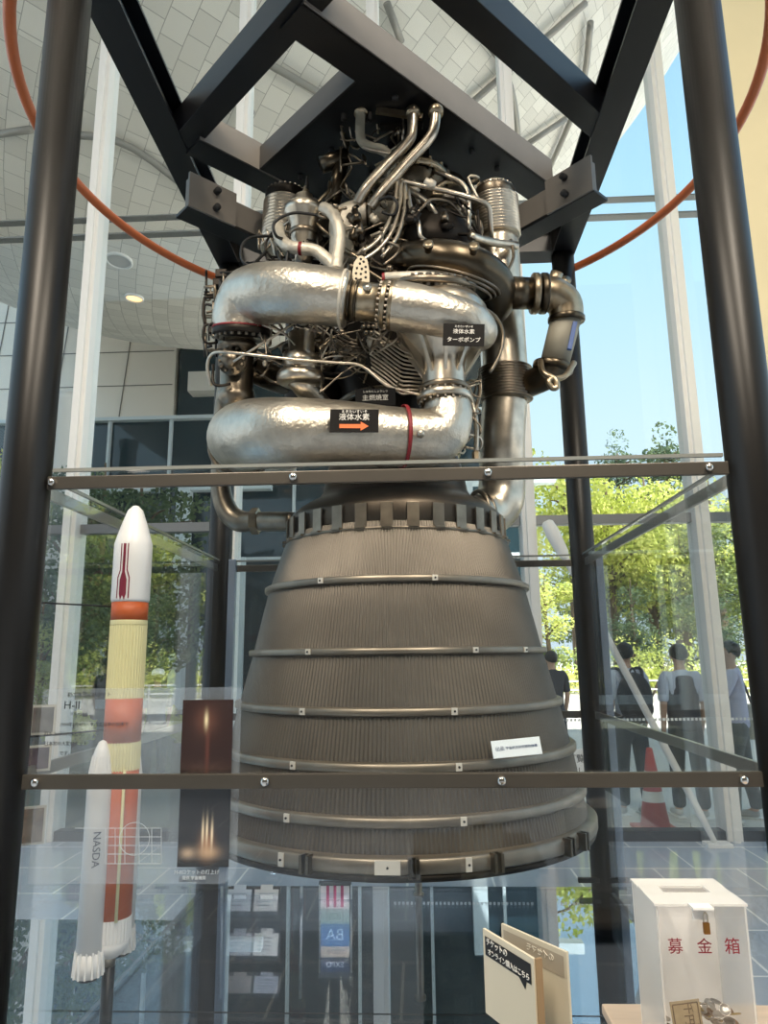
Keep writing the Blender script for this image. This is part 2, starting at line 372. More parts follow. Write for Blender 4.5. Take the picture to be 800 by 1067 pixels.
b.box((-4.3, 11.8, 7.75), (1.3, .4, .5)); b.build('balcony', mat('louvre_grey', (206, 202, 194), .5), wing)
b = MB()
PF = mat('pale_frame', (208, 220, 224), .5)
for X in (-7.4, -4.9, 1.2): MB().box((X, 11.6, 2.6), (.28, .28, 5.2)).box((X+1.0, 11.6, 5.08), (1.8, .25, .2)).build('entrance_frame', PF, wing)
for X in (-6.3, -5.7, -3.6, .2, .9): MB().box((X, 11.7, 1.7), (.1, .12, 3.4)).build('entrance_post', PF, wing)

wing.location = (.105-9.105*1.522, 20.0, 0); wing.scale = (1.522, 1.522, 1.404)
t = empty('building', (2.3, 12, 0), 'pale blue building edge with white window frames right of the wing', 'building')
MB().box((2.2, 14.2, 3.6), (.8, 4.0, 7.2)).build('wall', mat('pale_blue_wall', (188, 206, 210), .5), t)
b = MB()
for j in range(7):
    for i in range(2): b.box((2.0+i*.36, 12.18, .6+j*.96), (.28, .06, .7))
b.build('window', mat('dark_window', (70, 84, 90), .1), t)
b = MB()
for j in range(8): b.box((2.2, 12.14, .15+j*.96), (.8, .08, .06))
for i in range(3): b.box((1.82+i*.36, 12.14, 3.55), (.05, .08, 7.1))
b.build('window_frame', WHITEP, t)
t.location = (.105+2.195*1.522, 20.0, 0); t.scale = (1.522, 1.522, 1.404)
t = empty('building', (-27, 26, 0), 'cream office block with banded floors at far left', 'building')
MB().box((-27, 30, 8), (13, 8, 16)).build('wall', mat('cream_wall', (222, 208, 182), .7), t)
b = MB()
for j in range(5): b.box((-27, 25.9, 2.6+j*3), (13.4, .4, 1.2))
b.build('balcony_band', mat('cream_band', (238, 226, 204), .6), t)
pq = P(69, 411, 17.5)
t = empty('pillar', (pq.x, 17.5, 0), 'round white pillar in front of the glass wing', 'pillar')
MB().lathe([(.3, 0), (.3, pq.z-.3), (.36, pq.z-.25), (.36, pq.z)], (pq.x, 17.5, 0), seg=28).build('shaft', WHITEP, t)

# trees --------------------------------------------------------------
def leaf_mat(n, c, c2):
    m = bpy.data.materials.new(n); m.use_nodes = True; nn = m.node_tree; bs = nn.nodes['Principled BSDF']
    oi = nn.nodes.new('ShaderNodeTexCoord'); tx = nn.nodes.new('ShaderNodeTexNoise'); tx.inputs['Scale'].default_value = .9
    rr = nn.nodes.new('ShaderNodeValToRGB'); rr.color_ramp.elements[0].position = .35; rr.color_ramp.elements[1].position = .65
    rr.color_ramp.elements[0].color = lin(c); rr.color_ramp.elements[1].color = lin(c2)
    nn.links.new(oi.outputs['Object'], tx.inputs[0]); nn.links.new(tx.outputs[0], rr.inputs[0]); nn.links.new(rr.outputs[0], bs.inputs['Base Color'])
    bs.inputs['Roughness'].default_value = .6
    out = nn.nodes['Material Output']; mx = nn.nodes.new('ShaderNodeMixShader'); tl = nn.nodes.new('ShaderNodeBsdfTranslucent')
    mx.inputs[0].default_value = .35; nn.links.new(rr.outputs[0], tl.inputs[0]); nn.links.new(bs.outputs[0], mx.inputs[1]); nn.links.new(tl.outputs[0], mx.inputs[2]); nn.links.new(mx.outputs[0], out.inputs[0])
    return m
LEAFY = leaf_mat('leaf_yellow_green', (178, 190, 84), (226, 226, 136))
LEAFG = leaf_mat('leaf_green', (112, 134, 74), (176, 186, 108))
LEAFD = leaf_mat('leaf_dark', (62, 86, 64), (108, 128, 88))
BARK = mat('bark', (104, 88, 72), .9, noise=.3)
def leaves(mb, c, r, n, size, rg, flat=.8):
    for _ in range(n):
        while True:
            d = Vector((rg.uniform(-1, 1), rg.uniform(-1, 1), rg.uniform(-1, 1)))
            if .25 < d.length < 1: break
        d = d.normalized()*(d.length**.5)
        p = Vector(c)+Vector((d.x*r, d.y*r, d.z*r*flat)); a = Vector((rg.gauss(0, 1), rg.gauss(0, 1), rg.gauss(0, 1))).normalized(); bq = a.orthogonal().normalized(); s_ = size*rg.uniform(.6, 1.3)
        mb.add([p-a*s_, p+bq*s_*.6, p+a*s_, p-bq*s_*.6], [(0, 1, 2, 3)], True)
def make_tree(kind, seed, lm):
    rg = random.Random(seed); t = empty('broadleaf_tree' if kind != 'pine' else 'conifer_tree', (0, 0, -100), 'tree', 'tree')
    o = Vector((0, 0, -100)); tr = MB(); fo = MB()
    H = 12.0
    tr.tube([o, o+Vector((.1, .05, H*.35)), o+Vector((-.05, .1, H*.62)), o+Vector((0, 0, H*.92))], [.28, .22, .15, .04], 8)
    if kind == 'pine':
        for j in range(9):
            z = H*(.28+.075*j); R = (1-j/9.6)*3.0+.2; m_ = 6
            for i in range(m_):
                a = 2*pi*i/m_+j*.7+rg.uniform(-.2, .2); q = o+Vector((cos(a)*R, sin(a)*R, z+rg.uniform(-.2, .3)))
                tr.tube([o+Vector((0, 0, z-.2)), q], [.06, .02], 5); leaves(fo, q*.72+(o+Vector((0, 0, z)))*.28, .75, 110, .1, rg, .45)
        leaves(fo, o+Vector((0, 0, H*.97)), .6, 100, .1, rg, 1.2)
    else:
        for i in range(20):
            a = rg.uniform(0, 2*pi); R = rg.uniform(.4, 3.1); z = H*rg.uniform(.24, .88); R *= 1.1-abs(z/H-.5)
            q = o+Vector((cos(a)*R, sin(a)*R, z)); tr.tube([o+Vector((0, 0, z-1.3)), (o+Vector((0, 0, z-.6)))*.5+q*.5, q], [.1, .06, .03], 5)
            leaves(fo, q, rg.uniform(1.1, 1.8), 330, .13, rg, .75)
    tr.build('trunk', BARK, t); fo.build('foliage', lm, t); return t
protos = [make_tree('broad', 1, LEAFY), make_tree('broad', 2, LEAFG), make_tree('broad', 3, LEAFD), make_tree('pine', 4, LEAFD), make_tree('broad', 5, LEAFY)]
used = set()
def plant(k_, px, Yw, ytop, label, scl=None):
    top = P(px, ytop, Yw); s_ = scl or top.z/12.3; loc = Vector((top.x, Yw, -.02))
    if k_ in used: t = dup(protos[k_], loc, rnd.uniform(0, 6), s_, label)
    else:
        t = protos[k_]; used.add(k_); t.location = loc; t.rotation_euler = (0, 0, rnd.uniform(0, 6)); t.scale = (s_,)*3; t['label'] = label
    return t
for k_, px, Yw, yt, lab in (
    (3, 690, 40, 440, 'tall pale conifer rising above the yellow trees beside the right mullion'),
    (3, 641, 43, 447, 'bluish conifer top standing behind the rear right post'),
    (0, 588, 34, 448, 'bright yellow-green tree between nozzle and rear right post, the tall one'),
    (4, 566, 27, 585, 'low yellow-green tree directly beside the nozzle edge'),
    (0, 628, 34, 476, 'yellow-green tree just right of the rear right post'),
    (0, 668, 36, 474, 'yellow-green tree crown in the middle of the right-hand wood'),
    (2, 655, 31, 590, 'dark undergrowth tree behind the person with the backpack'),
    (1, 705, 33, 540, 'grey-green tree behind the person in the middle'),
    (4, 735, 38, 478, 'yellow-green tree directly behind the right mullion'),
    (2, 735, 30, 600, 'dark tree low behind the right mullion'),
    (3, 785, 40, 445, 'dark conifer half hidden by the right front post'),
    (1, 765, 32, 520, 'green tree left of the right front post'),
    (1, 610, 42, 520, 'green tree far behind the rear right post'),
    (2, 700, 46, 500, 'dark tree in the depth of the wood below the tall conifer'),
    (0, 3, 20, 440, 'yellow-green tree at the far left edge outside'),
    (1, 48, 8.6, 640, 'small green tree left of the rocket model outside'),
    (2, 112, 12.5, 452, 'dark green tree standing in for a wing glass reflection directly above the rocket nose'),  # this and the next two trees replace reflections in the wing glass
    (2, 150, 14.5, 466, 'dark green tree standing in for a wing glass reflection right of the rocket nose'),
    (2, 78, 11, 480, 'dark green tree standing in for a wing glass reflection behind the left white mullion')):
    plant(k_, px, Yw, yt, lab)
def hedge(name, x0, x1, Yw, h, lm, lab, n):
    rg = random.Random(int(x0*10)+5); mb = MB()
    for _ in range(n):
        q = Vector((rg.uniform(x0, x1), Yw+rg.uniform(-.5, .5), rg.uniform(.05, h))); leaves(mb, q, .28, 6, .1, rg)
    return tag(mb.build(name, lm, org=((x0+x1)/2, Yw, 0)), lab, 'hedge', kind='stuff')
hedge('hedge', 4, 32, 28, 1.75, LEAFG, 'long clipped green hedge across the plaza', 1500)
hedge('hedge', 4, 30, 26.4, .95, LEAFY, 'low yellow-green flower border before the hedge', 1300)
def shrub(loc, r, lm, lab):
    rg = random.Random(int(loc[0]*100)); t = empty('shrub', loc, lab, 'shrub'); mb = MB(); tr = MB(); o = Vector(loc)
    for i in range(9):
        a = rg.uniform(0, 6.3); q = o+Vector((cos(a)*r*.6, sin(a)*r*.6, r*rg.uniform(.5, 1.3))); tr.tube([o, q], [.02, .008], 5); leaves(mb, q, r*.5, 80, .05, rg)
    tr.build('stem', BARK, t); mb.build('foliage', lm, t)
for px, py, Yw, r, lab in ((75, 715, 9.2, .42, 'yellow-green shrub left of the rocket model near the glass wing'), (160, 660, 10.4, .5, 'yellow-green shrub right of the rocket model, the taller one'), (203, 705, 9.4, .4, 'round yellow shrub beside the rear left post'), (672, 662, 22, .8, 'pale blossoming shrub above the backpack wearer')):
    p = P(px, py, Yw); shrub((p.x, Yw, -.02), r if Yw < 20 else 1.6, LEAFY, lab)
# low railing across the plaza
t = empty('railing', (14, 21, 0), 'low white railing across the far side of the plaza', 'railing')
for i in range(24): MB().box((4+i*.9, 21, .35), (.05, .05, .7)).build('post', WHITEP, t)
for Z_ in (.68, .4): MB().box((14.4, 21, Z_), (21, .04, .05)).build('rail', WHITEP, t)
# street lamp arm / leaning strut by the facade
a_, b_ = P(748, 884, 3.02), P(570, 545, 3.02)
t = empty('strut', a_, 'slanted pale steel strut leaning beside the right facade mullion', 'strut')
MB().tube([a_+Vector((0, 0, .0)), a_*.9+b_*.1, a_*.1+b_*.9, b_], [.02, .03, .03, .022], 12, straight=True).build('rod', MULL, t)
MB().lathe([(.03, -.02), (.055, 0), (.066, .1), (.052, .3), (.03, .36)], b_, (a_-b_).normalized(), 16).build('end_fitting', MULL, t)
MB().box((a_.x, a_.y, .015), (.2, .14, .03), bev=.004).build('foot_plate', MULL, t)
b = MB(); o_ = P(605, 800, 3.0)
t = empty('notice_board', (o_.x, 3.0, 0), 'white notice on a thin stand behind the rear right post', 'sign')
MB().box(o_, (.24, .012, .3), bev=.003).build('panel', WHITEP, t)
MB().lathe([(.011, 0), (.011, o_.z-.15)], (o_.x, 3.01, 0), seg=10).lathe([(.12, 0), (.12, .012), (.012, .02)], (o_.x, 3.01, 0), seg=20).build('stand', BLACKP, t)
INK = mat('ink_black', (30, 30, 32), .7)
text('lettering', 'ご覧い', .07, INK, t, o_+Vector((0, -.008, .07))); text('lettering', 'ました', .07, INK, t, o_+Vector((0, -.008, -.03)))

# ------------------------------------------------------------------ display case
H = 1.15; ZM = .236; ZT = 4.22; ZU = 2.11; ZL = 1.196
case = empty('display_case', (0, 0, 0), 'square steel and glass display case around the rocket engine', 'display case')
for sx_, sy_ in ((-1, -1), (1, -1), (-1, 1), (1, 1)):
    MB().lathe([(.075, 0), (.075, ZT+.22)], (sx_*H, sy_*H, 0), seg=36).build('post', POSTM, case)
def ibeam(a, b_, w, h, z0, nm='beam', m=BLACKP, wm=None):
    a = Vector((a[0], a[1], 0)); b_ = Vector((b_[0], b_[1], 0)); t_ = .016
    mb = MB()
    mb.bar(a+Vector((0, 0, z0+t_/2)), b_+Vector((0, 0, z0+t_/2)), w, t_); mb.bar(a+Vector((0, 0, z0+h-t_/2)), b_+Vector((0, 0, z0+h-t_/2)), w, t_)
    o = mb.build(nm, m, case)
    MB().bar(a+Vector((0, 0, z0+h/2)), b_+Vector((0, 0, z0+h/2)), .014, h-2*t_).build('web', wm or m, o)
    return o
def boxbeam(a, b_, w, h, z0, nm='beam', m=BLACKP):
    a = Vector((a[0], a[1], z0+h/2)); b_ = Vector((b_[0], b_[1], z0+h/2)); return MB().bar(a, b_, w, h, bev=.004).build(nm, m, case)
BLUE_SHEEN = mat('steel_web_blue_sheen', (30, 38, 52), .3, .2)  # side beam webs, bluish reflection put into the colour
for sg in (-1, 1):
    ibeam((sg*H, -H), (sg*H, H), .15, .2, ZT, 'side_beam', BLACKP, BLUE_SHEEN)
ibeam((-H, -H), (H, -H), .15, .2, ZT, 'front_beam'); ibeam((-H, H), (H, H), .15, .2, ZT, 'rear_beam')
boxbeam((.02, -1.17), (-1.17, .02), .13, .16, ZT+.005, 'corner_brace'); boxbeam((-.02, -1.17), (1.17, .02), .13, .16, ZT+.005, 'corner_brace')
# rear braces with bolted gussets, hung lower
for sg in (-1, 1):
    a, c = Vector((sg*1.10, .0, 0)), Vector((sg*.0, 1.12, 0)); nq = Vector((-sg, -1, 0)).normalized()
    o = boxbeam(a, c, .13, .02, 3.87, 'rear_brace'); MB().bar(a+Vector((0, 0, 3.96))+nq*.05, c+Vector((0, 0, 3.96))+nq*.05, .02, .16).build('web', WEB_LIT, o)
    nrm = Vector((-sg, -1, 0)).normalized(); g = MB().bar(a+Vector((0, 0, 3.975))+nrm*.07, a*.82+c*.18+Vector((0, 0, 3.975))+nrm*.07, .016, .20); go = g.build('gusset_plate', WEB_LIT, case)
    m_ = MB()
    for dz in (-.05, .05): m_.lathe([(.018, -.01), (.018, .028), (.01, .034)], a*.9+c*.1+Vector((0, 0, 3.975+dz))+nrm*.08, nrm, 12)
    m_.build('bolt', INK, go)
# engine mount: two long beams along (1,1) and a plate between
def uvp(u, v): return ((u+v)/2, (u-v)/2)       # u = x+y, v = x-y
def channel(p0, p1, w, h, z0, side, wm=WEB_LIT):
    a = Vector((*p0, z0)); b_ = Vector((*p1, z0)); d_ = (b_-a).normalized(); s_ = Vector((d_.y, -d_.x, 0))*side
    o = MB().bar(a-s_*w/2+Vector((0, 0, .008)), b_-s_*w/2+Vector((0, 0, .008)), w, .016).bar(a-s_*w/2+Vector((0, 0, h-.008)), b_-s_*w/2+Vector((0, 0, h-.008)), w, .016).build('mount_beam', BLACKP, case)
    MB().bar(a+Vector((0, 0, h/2)), b_+Vector((0, 0, h/2)), .014, h).build('web', wm, o); return o
channel(uvp(-1.19, .56), uvp(1.32, .56), .17, .17, ZT-.01, 1)
channel(uvp(-1.1, -.86), uvp(1.1, -.86), .15, .17, ZT-.01, 1)
channel(uvp(-.58, .5), uvp(-.58, -.86), .05, .14, ZT-.006, -1, WEB_HALF_LIT)
pl = MB(); c_ = [uvp(-.57, .5), uvp(.98, .5), uvp(.98, -.86), uvp(-.57, -.86)]
pl.add([(x, y, ZT-.004) for x, y in c_]+[(x, y, ZT+.03) for x, y in c_], [(0, 1, 2, 3), (7, 6, 5, 4), (0, 4, 5, 1), (1, 5, 6, 2), (2, 6, 7, 3), (3, 7, 4, 0)], False)
plo = pl.build('mount_plate', BLACKP, case)
m_ = MB()
for u_ in (-.3, .1, .5, .8):
    for v_ in (-.7, -.3, .12, .4):
        x, y = uvp(u_, v_); m_.lathe([(.016, 0), (.016, -.02), (.009, -.028)], (x, y, ZT-.004), seg=10)
m_.build('bolt', INK, plo)
# rails, top glass edges, bolts, panes
for sx_, sy_ in ((0, -1), (0, 1), (-1, 0), (1, 0)):
    for z_ in (ZU, ZL):
        a = Vector((-H+.07, sy_*H, z_)) if sx_ == 0 else Vector((sx_*H, -H+.07, z_)); c = Vector((H-.07, sy_*H, z_)) if sx_ == 0 else Vector((sx_*H, H-.07, z_))
        r = MB().bar(a, c, .016, .042, bev=.003).build('rail', RAILM if sx_ == 0 else RAIL_LIT, case)
        if sy_ == -1:
            for px in ((52, 306, 508, 738) if z_ == ZU else (39, 277, 522, 773)):
                x_ = min(max(P(px, 497, -H).x if z_ == ZU else P(px, 813, -H).x, -H+.09), H-.09)
                MB().lathe([(.011, 0), (.013, .004), (.013, .012), (.009, .016)], (x_, -H-.008, z_), (0, -1, 0), 16).build('rail_bolt', mat('chrome', (210, 206, 200), .15, 1), r)
    if sx_ == 0:
        MB().box((0, sy_*(H-.014), (ZM+2.15)/2+.0), (2*H-.17, .01, 2.15-ZM-.01)).build('glass_pane', GLASS, case)
        MB().box((0, sy_*(H-.014), 2.156), (2*H-.16, .013, .011)).build('pane_edge', mat('glass_edge', (150, 152, 146), .2, .3), case)
    else:
        MB().box((sx_*(H-.014), 0, (ZM+2.15)/2), (.01, 2*H-.17, 2.15-ZM-.01)).build('glass_pane', GLASS, case)
        MB().box((sx_*(H-.014), 0, 2.156), (.013, 2*H-.16, .011)).build('pane_edge', MATS['glass_edge'], case)
MIRR = glass('mirror_glass', (.80, .84, .88), .42, 1.0, 0.0, (.84, .90, .96))
MB().box((0, 0, ZM-.006), (2*H+.02, 2*H+.02, .012)).build('mirror_floor', MIRR, case)
b = MB()
for sg in (-1, 1):
    b.box((sg*(H+.02), 0, .115), (.03, 2*H+.05, .23)); b.box((0, sg*(H+.02), .115), (2*H+.05, .03, .23))
b.build('plinth', mat('plinth_grey', (84, 90, 96), .4, .2), case)
MB().bar((-H, -.35, ZM+.001), (H, -.35, ZM+.001), .004, .002).build('floor_joint', INK, case)
for sg in (-1, 1):
    for z_ in (.29, ): MB().bar((sg*H-.16, H-.05, z_), (sg*H, H-.05, z_), .025, .025).build('pane_clamp', INK, case)
for sg in (-1, 1):
    MB().box((sg*H+.09, H-.02, 1.2), (.045, .05, 1.93), None, .004).build('pane_channel', mat('channel_blue_grey', (132, 146, 164), .35, .3), case)
# orange hoop
tag(MB().torus((.01, -.02, 4.2), (0, 0, 1), 1.79, .026, 128, 14).build('hoop', ORANGE), 'large orange tubular hoop circling the case posts near their tops', 'hoop')

# ------------------------------------------------------------------ rocket engine
AX = Vector((.012, 0, 0))
eng = empty('rocket_engine', (.012, 0, .80), 'large liquid-fuel rocket engine with ribbed grey nozzle hanging nose up in the case', 'rocket engine')
NP = [(.815, .84), (.809, .864), (.783, .99), (.752, 1.165), (.708, 1.346), (.652, 1.568), (.588, 1.845), (.525, 2.04), (.505, 2.10), (.47, 2.24)]
def nr(z):
    for (r0, z0), (r1, z1) in zip(NP, NP[1:]):
        if z0 <= z <= z1: return r0+(r1-r0)*(z-z0)/(z1-z0)
    return NP[0][0] if z < NP[0][1] else NP[-1][0]
def tubes():
    N, M = 300, 4; vs = []; fs = []; zs = [.84+.05*i for i in range(26)]; n = N*M
    for z in zs:
        for i in range(n):
            a = 2*pi*i/n; q = (0, .0062, .0085, .0062)[i % M]; r = nr(z)-.0085+q; vs.append((AX.x+r*cos(a), r*sin(a), z))
    for j in range(len(zs)-1):
        for i in range(n):
            k2 = (i+1) % n; fs.append((j*n+i, j*n+k2, (j+1)*n+k2, (j+1)*n+i))
    return MB().add(vs, fs, True)
noz = tubes().build('nozzle', NOZ, eng)
MB().lathe([(nr(z)-.02, z) for z in [.84+.1*i for i in range(13)]], AX, seg=96, cap=False).build('nozzle_liner', SOOT, noz)
RZ = [(1.846, .026), (1.57, .025), (1.355, .029), (1.172, .032), (1.002, .034), (.876, .052)]
rings = []
for i, (z, h) in enumerate(RZ):
    r = nr(z); o_ = .02 if i < 5 else .03
    rings.append(MB().lathe([(r-.008, z+h*.55), (r+o_*.7, z+h*.5), (r+o_, z+h*.35), (r+o_, z-h*.35), (r+o_*.8, z-h*.5), (r-.004, z-h*.6)], AX, seg=160, cap=False).build('stiffening_ring', RINGM, noz))
MB().torus(AX+Vector((0, 0, .838)), (0, 0, 1), nr(.84)+.002, .014, 128, 8).build('exit_lip', SOOT, noz)
def ang_at(px, R, z):
    lo, hi = -pi, 0
    best = min((abs(proj((AX.x+R*cos(t), R*sin(t), z))[0]-px), t) for t in [-pi+pi*i/400 for i in range(401)])
    return best[1]
CLIP = mat('clip_plate', (222, 216, 204), .4, .3)
for i, px in ((0, 334), (0, 453), (1, 321), (1, 496), (1, 548), (2, 314), (2, 474), (3, 305), (3, 478), (4, 299), (4, 484), (5, 293), (5, 488), (5, 404)):
    z, h = RZ[i]; R_ = nr(z)+(.022 if i < 5 else .032); t_ = ang_at(px, R_, z); w_ = .085 if px == 404 else .022
    c = Vector((AX.x+R_*cos(t_), R_*sin(t_), z)); rot = Matrix.Rotation(t_+pi/2, 3, 'Z')
    o = MB().box(c, (w_, .006, h*.85), rot, .001).build('clip', CLIP, rings[i])
    MB().lathe([(.004, 0), (.004, .005)], c+Vector((cos(t_), sin(t_), 0))*.002, (cos(t_), sin(t_), 0), 8).build('clip_hole', INK, o)
for px in (315, 428, 515, 592, 606):
    z, h = RZ[5]; R_ = nr(z)+.04; t_ = ang_at(px, R_, z); c = Vector((AX.x+R_*cos(t_), R_*sin(t_), z)); rot = Matrix.Rotation(t_+pi/2, 3, 'Z')
    MB().box(c, (.012, .035, .06), rot, .002).box(c+rot @ Vector((.025, 0, 0)), (.012, .035, .06), rot, .002).box(c+rot @ Vector((.0125, .014, 0)), (.03, .008, .06), rot, .002).build('rim_bracket', BRONZE, rings[5])
# coolant manifold with tabs
mani = MB().lathe([(.49, 2.07), (.50, 2.09), (.502, 2.165), (.495, 2.185), (.465, 2.215), (.42, 2.245), (.37, 2.27), (.345, 2.31), (.33, 2.40), (.30, 2.50)], AX, seg=96, cap=False).build('manifold', SOOT2, eng)
for i in range(30):
    a = 2*pi*(i+.3)/30; rot = Matrix.Rotation(a+pi/2, 3, 'Z')
    mb = MB(); c = AX+Vector((cos(a), sin(a), 0))*.512+Vector((0, 0, 2.115)); mb.box(c, (.05, .008, .10), rot, .001); mb.box(AX+Vector((cos(a), sin(a), 0))*.522+Vector((0, 0, 2.064)), (.044, .022, .008), rot)
    mb.build('tab', STEELD, mani)
MB().lathe([(.496, 2.052), (.520, 2.054), (.522, 2.064), (.496, 2.067)], AX, seg=96, cap=False).build('clamp_ring', STEELD, mani)
# combustion chamber and injector
ch = MB().lathe([(.30, 2.44), (.27, 2.52), (.24, 2.7), (.26, 2.85), (.30, 2.95), (.30, 3.12), (.33, 3.13), (.33, 3.2), (.30, 3.21), (.29, 3.4), (.22, 3.5), (.14, 3.56)], AX, seg=48).build('combustion_chamber', SOOT, eng)
m_ = MB()
for z in (2.5, 2.6, 2.75, 2.95): m_.torus(AX+Vector((0, 0, z)), (0, 0, 1), .30 if z > 2.8 or z < 2.55 else .265, .018, 48, 8)
m_.build('chamber_band', STEELD, ch)
MB().bolts(AX+Vector((0, 0, 3.165)), (0, 0, 1), .31, 36, .009, .05).build('flange_bolt', BOLT, ch)
# gimbal
g = MB().lathe([(.14, 3.56), (.12, 3.66), (.07, 3.74), (.07, 3.82), (.15, 3.86), (.19, 3.92), (.2, 3.97), (.2, 4.0), (.11, 4.02), (.11, 4.2)], AX+Vector((.1, 0, 0)), seg=36).build('gimbal_bearing', BRONZE, eng)
MB().lathe([(.205, 3.95), (.22, 3.955), (.22, 3.985), (.205, 3.99)], AX+Vector((.1, 0, 0)), seg=36, cap=False).bolts(AX+Vector((.1, 0, 3.97)), (0, 0, 1), .212, 18, .009, .03).build('bearing_ring', BRONZEL, g)
for px in (352, ):
    a_ = P(346, 212, -.05); b_ = P(357, 166, -.05); o = MB().tube([a_, b_], rp(8, a_), 16).build('actuator', BRONZE, eng)
    MB().tube([P(334, 172, -.07), P(362, 163, -.05)], rp(9, a_), 14).build('actuator_head', BRONZE, o)
    MB().lathe([(rp(4, a_), 0), (rp(4, a_), .1)], b_, (b_-a_), 12).build('actuator_rod', STEEL, o)

def duct(nm, pts, r, m, parent=eng, seg=28, res=8, corr=None):
    """pts: (px, py, depth); r in pixels of the photograph at that point"""
    w = [P(*p) for p in pts]; rl = r if isinstance(r, (list, tuple)) else [r]*len(pts)
    return MB().tube(w, [rp(a, q) for a, q in zip(rl, w)], seg, res, corr=corr).build(nm, m, parent)
def flange(nm, pt, ax, rpx, th, m, parent, n=16, bolts=True):
    c = P(*pt) if not isinstance(pt, Vector) else pt; R_ = rp(rpx, c); ax = Vector(ax).normalized()
    o = MB().lathe([(R_*.6, -th/2), (R_*.97, -th/2), (R_, -th/3), (R_, th/3), (R_*.97, th/2), (R_*.6, th/2)], c, ax, 36).build(nm, m, parent)
    if bolts: MB().bolts(c, ax, R_*.86, n, R_*.065, th/2+.012).build('flange_bolt', BOLT, o)
    return o
# 1 lower insulated duct (liquid hydrogen)
d1 = duct('fuel_duct', [(292, 472, .22), (262, 466, .02), (250, 456, -.22), (268, 452, -.47), (305, 451, -.58), (350, 451, -.56), (400, 454, -.52), (438, 456, -.48), (458, 452, -.46), (466, 436, -.45), (466, 420, -.45)],
          [28, 30, 34, 37, 36.5, 34, 31, 30, 29, 26, 24], FOIL, res=7)
for px, py, d_, r_ in ((420, 455, -.5, 32.6), ):
    c = P(px, py, d_); ax = P(438, 456, -.48)-P(400, 454, -.52); R_ = rp(r_, c)
    MB().lathe([(R_, -.008), (R_+.003, -.007), (R_+.003, .007), (R_, .008)], c, ax, 40, cap=False).build('marking_band', RED, d1)
c = P(438, 453, -.62); MB().lathe([(.016, 0), (.016, .02), (.008, .03)], c, (0, -1, 0.1), 10).build('sensor_boss', STEEL, d1)
c = P(252, 463, -.06); MB().torus(c, P(262, 466, .02)-P(250, 456, -.22), rp(34, c), .012, 36, 8).torus(P(256, 465, -.0), P(262, 466, .02)-P(250, 456, -.22), rp(32, c), .008, 36, 8).build('clamp_ring', STEELD, d1)
# 2 pump flange, neck and ribbed pump casing
pb = P(463, 418, -.45); pt = P(461, 322, -.45); paxis = (pt-pb).normalized(); Hh = (pt-pb).length; s_ = rp(1, pb)
pump = MB().lathe([(23*s_, 0), (23*s_, Hh*.12), (22.5*s_, Hh*.34), (24*s_, Hh*.42), (30*s_, Hh*.50), (41*s_, Hh*.62), (46*s_, Hh*.68), (48*s_, Hh*.80), (47*s_, Hh*.96), (40*s_, Hh*1.06)], pb, paxis, 40).build('fuel_turbopump', STEEL, eng)
flange('pump_flange', pb+paxis*.01, paxis, 29, .03, STEEL, pump, 20); flange('pump_flange', pb+paxis*.05, paxis, 27, .022, STEELD, pump, 20, False)
q = Vector((0, 0, 1)).rotation_difference(paxis); m_ = MB()
for i in range(10):
    a = 2*pi*i/10+.35; d_ = q @ Vector((cos(a), sin(a), 0)); tn = q @ Vector((-sin(a), cos(a), 0))*.007
    A, B_, C_ = pb+paxis*Hh*.24+d_*22*s_, pb+paxis*Hh*.68+d_*50*s_, pb+paxis*Hh*.68+d_*30*s_
    m_.add([A-tn, B_-tn, C_-tn, A+tn, B_+tn, C_+tn], [(0, 1, 2), (5, 4, 3), (0, 3, 4, 1), (1, 4, 5, 2), (2, 5, 3, 0)], False)
m_.torus(pb+paxis*Hh*.67, paxis, 46*s_, .006, 40, 6)
m_.build('rib', STEEL, pump)
# 3 upper insulated duct and tapered section
d2 = duct('oxidizer_duct', [(251, 350, -.42), (252, 330, -.43), (262, 311, -.47), (288, 305, -.56), (325, 307, -.62), (362, 312, -.62)], [27, 30, 32, 31.5, 30, 29], FOIL, res=8)
flange('duct_flange', (252, 347, -.42), (0.05, -.25, 1), 30, .03, SOOT, d2, 22)
c = P(251, 343, -.42); MB().torus(c, (.05, -.25, 1), rp(28.5, c), .006, 36, 8).build('marking_band', RED, d2)
c = P(358, 312, -.62); axd = P(400, 317, -.62)-P(358, 312, -.62)
MB().torus(c, axd, rp(29.3, c), .007, 36, 8).build('cover_hem', FOILW, d2)
duct('duct_neck', [(358, 312, -.62), (402, 317, -.62)], [20, 20], BRONZEL, d2)
for dx in (365, 372): c = P(dx, 313, -.62); MB().torus(c, axd, rp(20.5, c), .006, 32, 6).build('seam_ring', BRONZE, d2)
flange('duct_flange', (400, 317, -.62), axd, 25, .022, BRONZEL, d2, 24); flange('duct_flange', (408, 318, -.62), axd, 26, .02, BRONZEL, d2, 24)
duct('tapered_elbow', [(411, 318, -.62), (440, 323, -.63), (470, 330, -.62), (492, 338, -.58), (499, 348, -.45), (480, 350, -.3)], [26, 25, 22.5, 21, 18, 15], FOIL, d2)
m_ = MB()
for i in range(5):
    c = P(378+i*2.5, 342+(i % 2)*6, -.72); m_.lathe([(.011, 0), (.011, .03), (.006, .04)], c, (.2, -1, -.3), 8)
m_.build('sensor_cluster', BRONZE, d2)
c = P(383, 304, -.73); MB().lathe([(.012, 0), (.012, .02), (.018, .02), (.018, .035)], c, (0, -1, .2), 12).build('sensor_boss', STEEL, d2)
